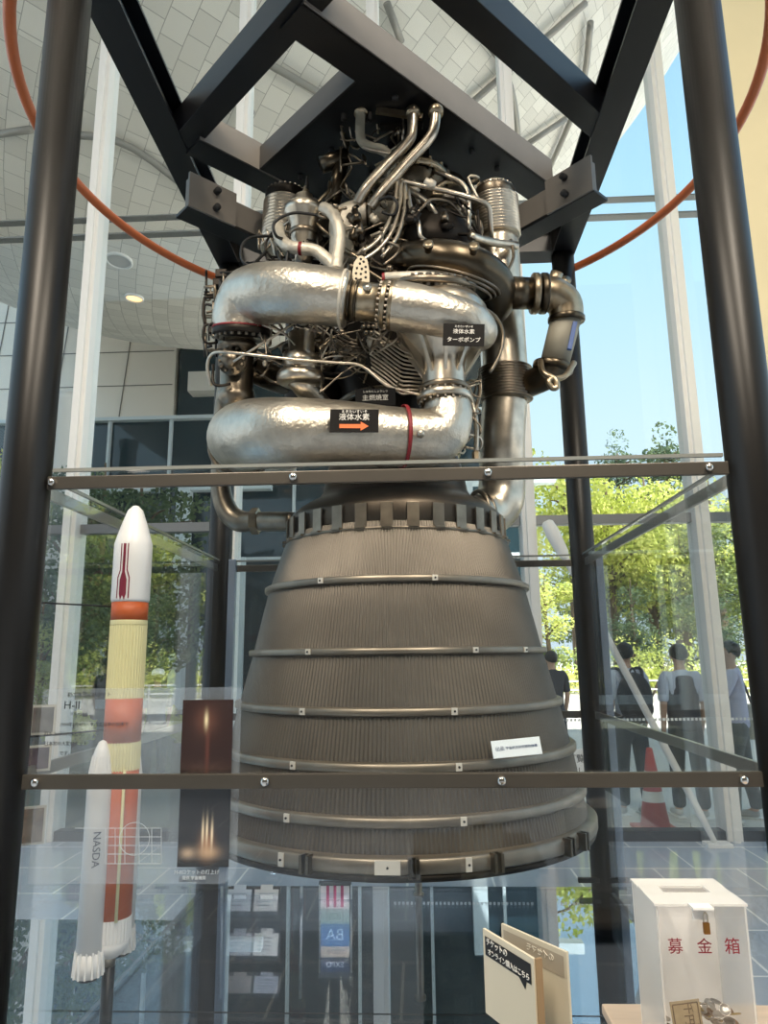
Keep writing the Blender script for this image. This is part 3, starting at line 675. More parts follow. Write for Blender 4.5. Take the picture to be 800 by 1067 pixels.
# 4 dark scroll and dome
d3 = duct('turbine_scroll', [(398, 284, -.12), (408, 274, -.2), (432, 269, -.34), (462, 269, -.4), (492, 277, -.38), (513, 293, -.3), (518, 312, -.2), (505, 330, -.1)], [12, 15, 17.5, 19, 20, 20.5, 19, 17], BRONZE, corr=.012)
for px, py, d_ in ((446, 262, -.52), (493, 264, -.52)):
    c = P(px, py, d_); MB().lathe([(.016, 0), (.016, .025), (.022, .025), (.022, .045), (.01, .045)], c, (0, -1, .35), 14).build('sensor_boss', BRONZEL, d3)
c = P(455, 262, -.1); MB().lathe([(rp(37, c), -.02), (rp(36.5, c), .06), (rp(33, c), .12), (rp(25, c), .17), (rp(13, c), .195), (.001, .2)], c, (.05, -.25, 1), 36).build('turbine_dome', SOOT, d3)
c = P(459, 240, -.2); MB().lathe([(.012, 0), (.012, .03), (.018, .03), (.018, .045)], c, (.2, -1, .5), 12).build('sensor_boss', BRONZEL, d3)
c = P(450, 300, -.42); flange('scroll_flange', c, (.05, -.3, 1), 46, .03, STEELD, d3, 30)
for i in range(3): MB().torus(c+Vector((.1, .05, .02+.015*i)), (.3, -.3, 1), rp(40+i*5, c), .006, 40, 6).build('coil_ring', STEELD, d3)
o = duct('outlet_neck', [(524, 305, -.22), (556, 306, -.2)], [17, 16], BRONZE, d3)
flange('clamp_flange', (557, 306, -.2), (1, .05, -.02), 21, .03, BRONZEL, o, 18, False); flange('clamp_flange', (566, 306, -.2), (1, .05, -.02), 21, .03, BRONZE, o, 18, False)
d4 = duct('exhaust_elbow', [(562, 306, -.2), (576, 307, -.19), (588, 317, -.17), (590, 333, -.16)], [17, 18, 18, 17], BRONZEL)
flange('clamp_flange', (590, 333, -.16), (.02, -.1, 1), 19, .025, BRONZE, d4, 16, False)
duct('taped_pipe', [(590, 330, -.16), (578, 378, -.1)], [15.5, 15], TAPE, d4)
flange('clamp_flange', (576, 383, -.09), (.25, -.1, 1), 21, .03, BRONZE, d4, 16, False)
duct('return_elbow', [(578, 378, -.1), (570, 390, -.06), (556, 398, 0), (540, 405, .1)], [15, 15, 14, 13], BRONZE, d4)
duct('clamp_handle', [(563, 376, -.2), (566, 388, -.26), (578, 395, -.28), (580, 403, -.28), (575, 404, -.28), (572, 396, -.28), (588, 392, -.26), (598, 378, -.2)], 3.2, BRONZEL, d4, 10)
MB().box(P(596, 350, -.22), (.02, .02, .14), Matrix.Rotation(.25, 3, 'Y'), .002).build('label_strip', mat('label_blue', (70, 96, 150), .5), d4)
m_ = MB(); c = P(578, 290, -.2); m_.lathe([(.03, -.03), (.03, .03)], c, (.4, -.4, 1), 14).lathe([(.02, 0), (.024, .03)], P(588, 296, -.2), (.2, -1, .3), 12); m_.build('valve_knob', BRONZEL, d4)
# 5 right vertical line with bellows
def bellows(nm, a, b_, rpx, n, m, parent):
    a, b_ = P(*a), P(*b_); L = (b_-a).length; R_ = rp(rpx, a); pr = []
    for i in range(n):
        h0 = L*i/n; pr += [(R_*.93, h0), (R_, h0+L/n*.3), (R_, h0+L/n*.6), (R_*.93, h0+L/n*.95)]
    return MB().lathe(pr, a, b_-a, 36).build(nm, m, parent)
d5 = duct('oxidizer_line', [(526, 416, .08), (523, 460, .1), (523, 500, .16), (520, 522, .16), (508, 536, .12), (488, 540, .0)], [23, 23.5, 24, 25, 24, 21], STEEL)
duct('line_pipe', [(518, 250, .02), (521, 300, .04), (524, 345, .06), (527, 392, .08)], [22, 22, 22.5, 23], STEEL, d5)
bellows('bellows', (527, 418, .08), (526, 384, .07), 28, 12, STEELD, d5)
bellows('bellows', (518, 248, .02), (515, 208, .0), 24.5, 13, STEEL, d5)
flange('line_flange', (515, 203, 0), (0, -.1, 1), 21, .05, STEELD, d5, 22); flange('line_flange', (514, 197, 0), (0, -.1, 1), 17, .03, STEEL, d5, 10, False)
c = P(519, 268, .03); MB().torus(c, (0, 0, 1), rp(21, c), .006, 36, 6).build('marking_band', mat('green_band', (70, 92, 84), .5), d5)
c = P(521, 540, .12); MB().torus(P(500, 533, .08), (1, .4, .2), rp(21, c), .012, 36, 8).torus(P(506, 537, .1), (1, .4, .2), rp(22, c), .01, 36, 8).build('clamp_ring', STEELD, d5)
# 6 left rear bellows + turbine top
d6 = bellows('vent_bellows', (294, 262, .15), (297, 212, .15), 22.5, 15, STEEL, eng)
flange('line_flange', (298, 207, .15), (0, -.1, 1), 21.5, .06, SOOT, d6, 22)
c = P(316, 262, -.15); s_ = rp(1, c)
d7 = MB().lathe([(9*s_, -.06), (8*s_, 0), (13*s_, .05), (13.5*s_, .14), (15*s_, .15), (15*s_, .165), (21*s_, .19), (21*s_, .22), (17*s_, .245), (9*s_, .262), (9*s_, .29), (6*s_, .30)], c, (0.02, -.1, 1), 32).build('oxidizer_turbopump', STEEL, eng)
MB().lathe([(14.2*s_, .08), (15*s_, .085), (15*s_, .1), (14.2*s_, .105)], c, (0.02, -.1, 1), 32, cap=False).build('seam_ring', STEELD, d7)
MB().tube([P(318, 214, -.15), P(319, 198, -.15), P(320, 184, -.15)], [.012, .012, .006], 8).build('sensor_cable', CABLE, d7)
MB().lathe([(.016, 0), (.016, .03), (.011, .03), (.011, .05)], P(318.5, 204, -.15), (0, 0, 1), 10).build('sensor_boss', BRONZEL, d7)
def hose(pts, r, m=FOILW, nm='insulated_hose', bands=()):
    o = duct(nm, pts, r, m, eng, 16, 6)
    for px, py, d_, ax in bands:
        c = P(px, py, d_); MB().lathe([(rp(r+.3, c), -.008), (rp(r+.6, c), 0), (rp(r+.3, c), .008)], c, ax, 20, cap=False).build('marking_band', RED, o)
    return o
hose([(289, 236, -.25), (292, 248, -.3), (300, 256, -.34), (314, 259, -.36), (328, 261, -.36), (338, 268, -.36), (350, 280, -.36)], 6.5, bands=((313, 259, -.36, (1, 0, -.1)),))
hose([(337, 217, -.3), (346, 222, -.34), (352, 234, -.36), (354, 248, -.36), (352, 262, -.36), (350, 282, -.38)], 6.5)
hose([(355, 274, -.2), (356, 250, -.2), (356, 232, -.2), (364, 224, -.2), (382, 221, -.18), (412, 223, -.1)], 13)
hose([(402, 290, -.5), (420, 289, -.54), (446, 289, -.56), (464, 293, -.56), (476, 302, -.52), (486, 312, -.46)], 6, bands=((474, 300, -.53, (1, 0, -.6)), (400, 291, -.5, (1, 0, 0))))
for px in (383, 388): c = P(px, 221, -.18); MB().torus(c, (1, 0, 0), rp(14, c), .006, 24, 6).build('seam_ring', BRONZE, eng)
# 7 top bent pipes
def bent(pts, r, m=STEEL):
    o = duct('bent_pipe', pts, r, m, eng, 14, 6); c = P(*pts[0]); MB().lathe([(rp(r+2.2, c), -.02), (rp(r+2.2, c), .012), (rp(r+1, c), .02)], c, (0, 0, 1), 14).build('pipe_cap', BRONZEL, o)
bent([(376, 116, -.25), (375, 134, -.25), (377, 147, -.25), (386, 153, -.25), (398, 156, -.24), (406, 164, -.22), (408, 178, -.2), (406, 205, -.15)], 5, TAPE)
bent([(430, 117, -.29), (429, 138, -.29), (424, 149, -.29), (402, 172, -.29), (382, 195, -.28), (372, 212, -.25)], 5.5)
bent([(454, 116, -.30), (452, 134, -.30), (445, 147, -.30), (420, 174, -.29), (398, 200, -.28), (386, 216, -.25)], 5.5)
MB().bar(P(392, 115, -.27), P(440, 122, -.27), .02, .03).build('mount_bracket', BRONZEL, eng)
MB().box(P(418, 126, -.15), (.22, .05, .08), None, .005).build('mount_bracket', SOOT, eng)
for x_ in (358, 385): MB().lathe([(.014, -.05), (.014, .03), (.02, .03), (.02, .05)], P(x_, 116, -.24), (0, 0, 1), 10).build('pipe_cap', SOOT, eng)
# 8 centre turbine scroll under the upper duct
c = P(313, 394, -.40); s_ = rp(1, c)
d8 = MB().torus(c, (.05, -.12, 1), 16*s_, 9*s_, 40, 14).lathe([(16*s_, -.02), (17*s_, .04), (19*s_, .06), (19*s_, .1), (14*s_, .11), (14*s_, .2)], c, (.03, -.1, 1), 32).build('preburner_scroll', STEEL, eng)
flange('scroll_flange', (313, 366, -.36), (.03, -.1, 1), 20, .03, BRONZE, d8, 22)
duct('outlet_pipe', [(308, 392, -.4), (316, 402, -.4), (324, 412, -.36), (334, 424, -.3)], [13, 12, 12, 13], STEEL, d8, 20)
# 9 left valve and coolant feed pipe
c = P(246, 412, -.3); s_ = rp(1, c)
d9 = MB().lathe([(12*s_, -.06), (15*s_, -.05), (19*s_, -.02), (19*s_, .01), (17*s_, .02), (17.5*s_, .2), (21*s_, .21), (21*s_, .235), (18*s_, .25), (18*s_, .30)], c, (.02, -.1, 1), 32).build('main_valve', STEELD, eng)
c = P(243, 377, -.4); MB().lathe([(15*s_, 0), (15*s_, .02), (9*s_, .025), (9*s_, .055), (7*s_, .07)], c, (-.05, -1, -.1), 28).bolts(c+Vector((0, -.02, 0)), (-.05, -1, -.1), 12.3*s_, 12, .007, .012).build('valve_cover', STEELD, d9)
MB().tube([P(243, 377, -.47), P(300, 341, -.47), P(330, 320, -.4)], [.006, .006, .005], 8, straight=True).build('valve_rod', STEEL, d9)
duct('valve_outlet', [(262, 385, -.25), (280, 392, -.2), (296, 398, -.1)], [13, 14, 13], BRONZE, d9, 20)
d10 = duct('coolant_feed', [(236, 402, .1), (232, 440, .14), (230, 490, .16), (231, 515, .16), (238, 534, .16), (250, 543, .15), (266, 543, .12), (306, 543, .05)], [9.5, 9.5, 10, 10.5, 11, 11.5, 10, 9.5], STEELD, res=6)
c = P(266, 543, .12); MB().lathe([(rp(12, c), -.022), (rp(14, c), -.018), (rp(14, c), .018), (rp(12, c), .022)], c, (1, -.1, 0), 6, smooth=False).build('union_nut', BRONZEL, d10)
# 10 parallel injector tubes
for i in range(11):
    duct('injector_tube', [(384, 341+i*4.4, -.42), (401, 352.5+i*4.5, -.42), (417, 364+i*4.6, -.42), (426, 368+i*4.2, -.42), (442, 371+i*4.0, -.40)], 1.15, STEEL, eng, 6, 3)
for i in range(6):
    duct('injector_tube', [(350, 345+i*4, -.4), (362, 352+i*4, -.42), (376, 357+i*3, -.4), (384, 362+i*4, -.36)], 1.0, STEELD, eng, 6, 3)
MB().tube([P(382, 336, -.4), P(384, 385, -.42)], .012, 8).build('tube_support', SOOT, eng)
duct('long_line', [(220, 402, -.4), (216, 384, -.44), (220, 370, -.46), (236, 367, -.5), (300, 374, -.52), (350, 378, -.52), (376, 381, -.52), (402, 401, -.5), (420, 407, -.48), (440, 412, -.46)], 1.7, STEEL, eng, 8, 4)
duct('long_line', [(222, 380, -.4), (222, 398, -.42), (228, 402, -.42), (240, 400, -.4)], 1.6, SOOT, eng, 8, 4)
# 11 right top tube cage
for pts, r_ in (([(413, 186, -.25), (424, 190, -.28), (460, 198, -.3), (496, 208, -.28), (509, 216, -.25), (511, 236, -.2), (512, 246, -.15)], 2.8),
                ([(418, 190, -.2), (430, 200, -.25), (446, 212, -.28), (456, 226, -.26)], 2.8), ([(430, 198, -.2), (442, 209, -.24), (450, 220, -.26)], 2.5),
                ([(452, 178, -.15), (468, 184, -.2), (482, 192, -.2), (488, 206, -.2), (488, 240, -.18)], 2.6), ([(462, 204, -.2), (478, 206, -.22), (486, 210, -.2)], 4),
                ([(428, 230, -.3), (440, 216, -.32), (450, 208, -.3), (470, 212, -.26), (486, 232, -.2)], 1.8), ([(490, 246, -.3), (510, 252, -.2), (538, 256, -.1)], 4.5),
                ([(532, 250, -.12), (535, 268, -.15), (527, 285, -.2)], 1.8), ([(425, 198, -.3), (428, 216, -.36), (436, 232, -.4), (438, 246, -.4), (446, 252, -.38)], 2.3),
                ([(414, 188, -.28), (412, 210, -.3), (404, 234, -.34), (392, 252, -.36), (378, 262, -.38)], 2.5), ([(418, 190, -.3), (417, 212, -.32), (409, 240, -.36), (394, 260, -.38), (376, 272, -.4)], 2.4),
                ([(422, 192, -.3), (422, 216, -.33), (414, 246, -.37), (398, 268, -.4)], 2.2), ([(400, 276, -.45), (412, 266, -.45), (416, 258, -.42), (404, 252, -.4)], 1.7),
                ([(498, 318, -.46), (516, 330, -.42), (524, 348, -.4), (520, 370, -.4), (510, 388, -.42)], 2), ([(487, 398, -.38), (492, 420, -.38), (496, 440, -.38), (496, 472, -.36)], 2.4),
                ([(497, 395, -.38), (500, 408, -.38), (494, 432, -.38), (489, 440, -.38)], 2)):
    duct('fuel_line', pts, r_, STEEL if r_ > 2 else STEELD, eng, 8, 4)
c = P(496, 474, -.36); MB().lathe([(.012, -.03), (.018, -.02), (.018, .01), (.01, .02)], c, (0, 0, 1), 6, smooth=False).build('drain_nut', BRONZEL, eng)
# black cables, left
for pts in ([(300, 250, -.3), (288, 246, -.4), (286, 232, -.42), (305, 222, -.42), (330, 224, -.4)], [(277, 262, -.2), (262, 276, -.3), (252, 270, -.3), (253, 254, -.28), (264, 247, -.25), (284, 246, -.2)],
            [(289, 262, -.3), (296, 278, -.35), (300, 262, -.35)], [(396, 208, -.3), (408, 205, -.36), (414, 214, -.36), (410, 224, -.34), (398, 221, -.33)]):
    duct('cable', pts, 1.6, CABLE, eng, 7, 6)
# wiring and lines hanging at the far left
rg = random.Random(21)
for i in range(40):
    x0, y0 = rg.uniform(214, 242), rg.uniform(284, 365); d_ = rg.uniform(-.5, -.1); pts = [(x0, y0, d_)]
    for j in range(rg.randint(2, 5)):
        if rg.random() < .6: y0 += rg.choice((-1, 1))*rg.uniform(10, 28)
        else: x0 += rg.choice((-1, 1))*rg.uniform(6, 16)
        x0 = min(max(x0, 213), 244); y0 = min(max(y0, 284), 372); pts.append((x0, y0, d_+rg.uniform(-.02, .02)))
    duct('sensor_line', pts, rg.choice((.9, 1.1, 1.5)), rg.choice((SOOT, STEELD, CABLE, STEELD)), eng, 6, 3)
for px, py, w_, h_, m in ((232, 288, 12, 9, SOOT), (228, 297, 9, 8, SOOT), (236, 322, 8, 14, STEELD), (224, 346, 9, 8, SOOT), (241, 358, 12, 18, SOOT), (233, 310, 6, 10, STEEL)):
    c = P(px, py, -.2); MB().box(c, (rp(w_, c), .07, rp(h_, c)), None, .004).build('junction_box', m, eng)
# tangle of small lines through the power head
def clutter(n, x0, x1, y0, y1, da, db, mats, rmax=2.0, nm='feed_line'):
    for i in range(n):
        x, y, d_ = rg.uniform(x0, x1), rg.uniform(y0, y1), rg.uniform(da, db); pts = [(x, y, d_)]
        for j in range(rg.randint(3, 5)):
            x = min(max(x+rg.uniform(-32, 32), x0), x1); y = min(max(y+rg.uniform(-26, 26), y0), y1); d_ = min(max(d_+rg.uniform(-.1, .1), da), db); pts.append((x, y, d_))
        duct(nm, pts, rg.uniform(.8, rmax), rg.choice(mats), eng, 6, 3)
clutter(20, 330, 425, 190, 295, -.35, .1, (STEEL, STEELD, SOOT, BRONZEL), 2.4)
clutter(14, 265, 350, 325, 400, -.4, 0, (STEELD, SOOT, STEEL), 1.6)
clutter(16, 330, 420, 330, 410, -.38, -.1, (STEELD, SOOT, SOOT, BRONZEL), 1.6)
clutter(12, 415, 500, 190, 262, -.2, .1, (STEEL, STEELD, BRONZEL), 2.2)
clutter(10, 278, 345, 240, 300, -.2, .1, (SOOT, STEELD, CABLE), 1.6)
clutter(6, 362, 420, 120, 205, -.2, 0, (STEELD, STEEL), 1.4)
clutter(12, 350, 420, 205, 290, -.30, -.15, (STEEL, STEELD, STEELD, FOILW), 2.2, 'small_tube')
clutter(16, 335, 415, 335, 408, -.48, -.36, (STEEL, STEELD, STEELD), 1.3, 'small_tube')
clutter(10, 268, 345, 335, 380, -.5, -.38, (STEEL, STEELD), 1.2, 'small_tube')
clutter(9, 270, 345, 215, 285, -.22, -.02, (STEEL, STEELD, CABLE), 1.8, 'small_tube')
clutter(9, 420, 500, 185, 245, -.26, -.08, (STEEL, STEELD, SOOT), 2.0, 'small_tube')
clutter(10, 355, 415, 125, 215, -.3, -.12, (STEEL, STEELD), 1.3, 'small_tube')
clutter(8, 478, 500, 390, 470, -.42, -.3, (STEEL, STEELD), 1.4, 'small_tube')
for i in range(58):
    x, y = rg.choice(((rg.uniform(340, 420), rg.uniform(200, 290)), (rg.uniform(335, 410), rg.uniform(335, 400)), (rg.uniform(425, 495), rg.uniform(190, 240)), (rg.uniform(270, 340), rg.uniform(330, 380))))
    c = P(x, y, rg.uniform(-.46, -.1)); r_ = rp(rg.uniform(2, 5.5), c); m = rg.choice((STEEL, STEELD, BRONZE, FOILW, SOOT))
    MB().lathe([(r_*.6, -r_*1.2), (r_, -r_), (r_, r_*.3), (r_*.7, r_*.4), (r_*.7, r_*1.2)], c, (rg.uniform(-1, 1), rg.uniform(-1, .2), rg.uniform(-.5, 1)), 10).build('fitting', m, eng)
# power-head bodies behind the tangle
c = P(385, 275, .1); MB().lathe([(.12, -.25), (.2, -.2), (.22, 0), (.22, .15), (.16, .24), (.1, .3)], c, (0, 0, 1), 30).build('preburner', SOOT, eng)
c = P(460, 225, .12); MB().lathe([(.1, -.1), (.16, -.06), (.16, .12), (.13, .18), (.06, .22)], c, (0, -.1, 1), 30).build('preburner', BRONZE, eng)
c = P(330, 300, .1); MB().lathe([(.12, -.7), (.16, -.65), (.16, .3), (.1, .36)], c, (0, 0, 1), 30).build('pump_body', SOOT, eng)
# perforated bracket
def perforated():
    mb = MB(); A = P(367, 295, -.66); s1 = rp(1, A); out = [(0, 0), (18, 0), (18, 12), (16, 26), (11, 31), (7, 31), (2, 24), (0, 12)]
    vs = [A+Vector((x*s1, 0, y*s1)) for x, y in out]+[A+Vector((x*s1, .012, y*s1)) for x, y in out]; n = len(out)
    mb.add(vs, [tuple(range(n)), tuple(range(2*n-1, n-1, -1))]+[(i, n+i, n+(i+1) % n, (i+1) % n) for i in range(n)], False)
    o = mb.build('perforated_bracket', mat('cream_metal', (158, 150, 132), .45, .5), eng)
    h_ = MB()
    for x, y in ((4, 5), (9, 4), (14, 6), (4, 11), (9, 10), (14, 12), (5, 17), (10, 16), (14, 18), (8, 22), (12, 24), (9, 27)): h_.lathe([(1.3*s1, 0), (1.3*s1, .003)], A+Vector((x*s1, -.002, y*s1)), (0, 1, 0), 10)
    h_.build('hole', INK, o)
    MB().box(A+Vector((4*s1, .01, -8*s1)), (3*s1, .01, 18*s1)).box(A+Vector((14*s1, .01, -8*s1)), (3*s1, .01, 18*s1)).build('bracket_leg', STEEL, o)
perforated()

# signs on the engine
SIGNB = mat('sign_black', (24, 22, 21), .75, spec=.2); SIGNW = mat('sign_white', (236, 232, 224), .5); SIGNO = mat('sign_orange', (226, 110, 48), .5)
def plate(name, px, py, d_, wpx, hpx, m, label, roll=0.0, tilt=0.0, cat='sign', th=.004):
    c = P(px, py, d_); w_, h_ = rp(wpx, c), rp(hpx, c); u = Vector((cos(roll), 0, sin(roll))); v0 = Vector((-sin(roll), 0, cos(roll))); n_ = u.cross(v0)
    v = (v0*cos(tilt)-n_*sin(tilt)).normalized()
    t = empty(name, c, label, cat); MB().box(c, (w_, th, h_), Matrix((u, v.cross(u), v)).transposed(), .001).build('panel', m, t)
    return t, c, u, v, (u.cross(v))*(th/2+.0008), w_, h_
t, c, u, v, n_, w_, h_ = plate('sign', 369, 438.5, -.735, 51, 25, SIGNB, 'black sign with white kanji and orange arrow on the lower silver duct', -.03)
text('lettering', '液体水素', h_*.36, SIGNW, t, c+n_+v*h_*.14, u, v, width=w_*.62)
text('reading_aid', 'えきたいすいそ', h_*.13, SIGNW, t, c+n_+v*h_*.39, u, v, width=w_*.52)
A = c+n_-v*h_*.24; m_ = MB(); L = w_*.30
m_.add([A+u*x+v*y for x, y in ((-L, -.008), (L*.45, -.008), (L*.45, -.018), (L, 0), (L*.45, .018), (L*.45, .008), (-L, .008))], [(0, 1, 5, 6), (1, 2, 3, 4, 5)], False)
m_.build('arrow', SIGNO, t)
t, c, u, v, n_, w_, h_ = plate('sign', 483, 349, -.73, 43, 25, SIGNB, 'black two-line sign naming the pump hung on the ribbed pump casing', -.06)
text('lettering', '液体水素', h_*.27, SIGNW, t, c+n_+v*h_*.13, u, v, width=w_*.52); text('lettering', 'ターボポンプ', h_*.27, SIGNW, t, c+n_-v*h_*.24, u, v, width=w_*.8)
text('reading_aid', 'えきたいすいそ', h_*.1, SIGNW, t, c+n_+v*h_*.36, u, v, width=w_*.44)
t, c, u, v, n_, w_, h_ = plate('sign', 391, 414, -.50, 42, 19, mat('sign_black_dull', (14, 14, 15), .8, spec=.15), 'dim black sign above the lower duct in front of the chamber', 0)
GREYT = mat('sign_grey_letter', (168, 166, 160), .6)
text('lettering', '主燃焼室', h_*.4, GREYT, t, c+n_-v*h_*.05, u, v, width=w_*.64); text('reading_aid', 'しゅねんしょうしつ', h_*.13, GREYT, t, c+n_+v*h_*.33, u, v, width=w_*.6)
t, c, u, v, n_, w_, h_ = plate('name_plate', 538, 779, -.70, 51, 18, mat('plate_white', (226, 236, 242), .4), 'small tilted white plate with blue lettering leaning on the nozzle ring', .09, .35)
BLUEI = mat('blue_ink', (58, 84, 126), .6)
text('lettering', '出品', h_*.38, BLUEI, t, c+n_-u*w_*.34, u, v, width=w_*.17); text('lettering', '宇宙航空研究開発機構', h_*.4, BLUEI, t, c+n_+u*w_*.1, u, v, width=w_*.64)

# ------------------------------------------------------------------ launch vehicle model
YR = -.80
top = P(139, 527, YR); bot = P(117, 992, YR); X0 = (top.x+bot.x)/2; ZB, ZTOP = bot.z, top.z
def zy(py): return P(128, py, YR).z
rocket = empty('rocket_model', (X0, YR, ZM), 'white and orange launch rocket model standing left of the engine', 'rocket model')
RW, RO, RC = mat('model_white', (232, 230, 228), .35), mat('model_orange', (190, 88, 36), .5), mat('model_cream', (222, 214, 164), .5)
r1 = rp(18.5, P(128, 720, YR)); rf = rp(18.6, P(132, 590, YR)); O = Vector((X0, YR, 0))
zf0, zf1, zc1 = zy(628), zy(568), zy(527)
fair = MB().lathe([(rf*.98, zf0), (rf*1.03, zf0+.01), (rf*1.03, zf1), (rf*.98, zf1+.012), (rf*.74, zf1+(zc1-zf1)*.45), (rf*.42, zf1+(zc1-zf1)*.86), (rf*.3, zc1-.012), (rf*.16, zc1-.003), (.001, zc1)], O, seg=40).build('fairing', RW, rocket)
# red emblem on the fairing
MAR = mat('model_maroon', (122, 22, 50), .5)
def wrap(mb, poly, R_, zz, a_c):
    vs = [O+Vector((R_*cos(a_c+x/R_), R_*sin(a_c+x/R_), zz+y)) for x, y in poly]; mb.add(vs, [tuple(range(len(vs)))], False)
Hf = zf1-zf0; em = MB(); aC = -1.16-.46; Rf = rf*1.035+.0006
wrap(em, [(-.005, Hf*.98), (-.005, Hf*.50), (-.013, Hf*.36), (-.013, Hf*.12), (-.007, Hf*.02), (0, Hf*.10), (.007, Hf*.02), (.013, Hf*.12), (.013, Hf*.36), (.005, Hf*.50), (.005, Hf*.98)][::-1], Rf, zf0, aC)
for sg in (-1, 1):
    p_ = [(sg*.0145, Hf*.98), (sg*.0145, Hf*.53), (sg*.0235, Hf*.40), (sg*.0235, Hf*.05), (sg*.019, Hf*.05), (sg*.019, Hf*.39), (sg*.0105, Hf*.52), (sg*.0105, Hf*.98)]
    wrap(em, p_ if sg < 0 else p_[::-1], Rf, zf0, aC)
em.build('emblem', MAR, fair)
def ribbed(z0, z1, R_, n=44):
    vs = []; fs = []
    for z in (z0, z1):
        for i in range(n*4):
            a = 2*pi*i/(n*4); r = R_+(.0022 if i % 4 < 1 else 0); vs.append(O+Vector((r*cos(a), r*sin(a), z)))
    m = n*4
    for i in range(m): fs.append((i, (i+1) % m, m+(i+1) % m, m+i))
    fs += [tuple(range(m-1, -1, -1)), tuple(range(m, 2*m))]
    return MB().add(vs, fs, False)
def cyl(py0, py1, R_, m, nm): return MB().lathe([(R_, zy(py1)), (R_, zy(py0))], O, seg=40).build(nm, m, rocket)
cyl(628, 648, rf*.97, RO, 'upper_tank_band'); ribbed(zy(728), zy(647), r1*.985, 40).build('interstage', RC, rocket)
MB().lathe([(r1, zy(652)), (r1*1.015, zy(651)), (r1*1.015, zy(647)), (r1, zy(646))], O, seg=40).build('joint_ring', RC, rocket)
cyl(727, 773, r1, RO, 'tank_band'); ribbed(zy(802), zy(772), r1*.99, 40).build('intertank', RC, rocket); cyl(801, 955, r1, RO, 'main_tank')
ribbed(zy(978), zy(954), r1, 36).build('engine_skirt', RW, rocket)
MB().lathe([(r1*.5, zy(996)), (r1*.95, zy(985)), (r1, zy(977))], O, seg=32).build('tail_cone', RW, rocket)
MB().lathe([(.02, zy(1006)), (.022, zy(998)), (.03, zy(995))], O, seg=20).build('engine_bell', STEEL, rocket)
for dx, m in ((.6, RC), (-.9, RC)):
    a = -pi/2+dx; MB().tube([O+Vector((cos(a)*(r1+.004), sin(a)*(r1+.004), z)) for z in (zy(955), zy(800))], .0055, 8).build('fuel_pipe', m, rocket)
def booster(dx, dy, zt, zb, lab):
    B = O+Vector((dx, dy, 0)); R_ = .041; L = zt-zb
    o = MB().lathe([(R_, zb+.06), (R_, zt-.12), (R_*.97, zt-.11), (R_*.6, zt-.035), (R_*.3, zt-.006), (.001, zt)], B, seg=32).build('booster', RW, rocket)
    vs = []; mb = MB()
    for i in range(14):
        a = 2*pi*i/14; mb.bar(B+Vector((cos(a)*R_, sin(a)*R_, zb+.075)), B+Vector((cos(a)*R_*1.12, sin(a)*R_*1.12, zb)), .005, .008)
    mb.lathe([(R_*1.08, zb), (R_*1.0, zb+.07)], B, seg=28).build('nozzle_skirt', RW, o)
    MB().lathe([(R_*.75, zb-.012), (R_*.8, zb+.002)], B, seg=24).build('booster_nozzle', SOOT, o)
    m2 = MB()
    for i in range(18):
        a = 2*pi*i/18; m2.bar(B+Vector((cos(a)*R_, sin(a)*R_, zt-.125)), B+Vector((cos(a)*R_*.72, sin(a)*R_*.72, zt-.05)), .003, .003)
    m2.build('nose_rib', RW, o)
    return o, B, R_
q = P(99, 900, YR-.06); bo, Bc, Rb = booster(q.x-X0, -.06, P(105, 771, YR-.06).z, P(92, 1016, YR-.06).z, '')
q2 = P(128, 900, YR+.07); booster(q2.x-X0+.008, .07, P(132, 771, YR+.07).z, P(126, 990, YR+.07).z, '')
aT = -1.16
text('lettering', 'NASDA', .036, mat('model_letter', (44, 46, 62), .6), bo, Vector((Bc.x+cos(aT)*(Rb+.002), Bc.y+sin(aT)*(Rb+.002), P(97, 882, YR-.06).z)), (0, 0, -1), (-sin(aT), cos(aT), 0), width=.108)
for py, (px1, py1) in ((632, (42, 628)), (760, (30, 768))):
    MB().tube([P(117, py, YR), P(px1, py1, -.98)], .003, 6).build('stay_wire', INK, rocket)
MB().lathe([(.02, ZM), (.02, zy(1002))], O, seg=16).lathe([(.12, ZM), (.12, ZM+.012), (.03, ZM+.02)], O, seg=28).build('stand', BLACKP, rocket)

# ------------------------------------------------------------------ acrylic panel, prints
YP = -1.105
PAN = mat('acrylic_panel', (200, 210, 222), .06, spec=.2, trans=.87)
a, b_ = P(30, 718, YP), P(246, 921, YP)
t = empty('text_panel', ((a.x+b_.x)/2, YP, b_.z), 'clear acrylic text panel about the model hung inside the front glass', 'panel')
a.x = -1.06; w_, h_ = b_.x-a.x, a.z-b_.z
bm = MB(); cr = .05
out = [(a.x, b_.z), (b_.x-cr, b_.z)]+[(b_.x-cr+cr*sin(q), b_.z+cr-cr*cos(q)) for q in [pi/2*i/6 for i in range(1, 7)]]+[(b_.x, a.z), (a.x, a.z)]
n = len(out); bm.add([(x, YP-.003, z) for x, z in out]+[(x, YP+.003, z) for x, z in out], [tuple(range(n)), tuple(range(2*n-1, n-1, -1))]+[(i, n+i, n+(i+1) % n, (i+1) % n) for i in range(n)], False)
po = bm.build('sheet', PAN, t)
TX = mat('panel_letter', (44, 48, 54), .6); TXW = mat('panel_letter_white', (214, 218, 222), .6)
def ptxt(px, py, s, hpx, m=TX, wpx=None):
    c = P(px, py, YP-.006); text('lettering', s, rp(hpx, c), m, t, c, width=rp(wpx, c) if wpx else None)
ptxt(93, 724, '初の純国産ロケット', 5, TX, 46); ptxt(75, 735, 'H-II', 9, TX, 16); ptxt(82, 743.5, '1/30 model', 4)
for i, s in enumerate(('1994年2月4日、すべて日本の技術で', '打ち上げられました。', '日本初の大型ロケット', 'です。')):
    ptxt(68+(.5 if i else 30), 755+i*10, s, 4.6, TX)
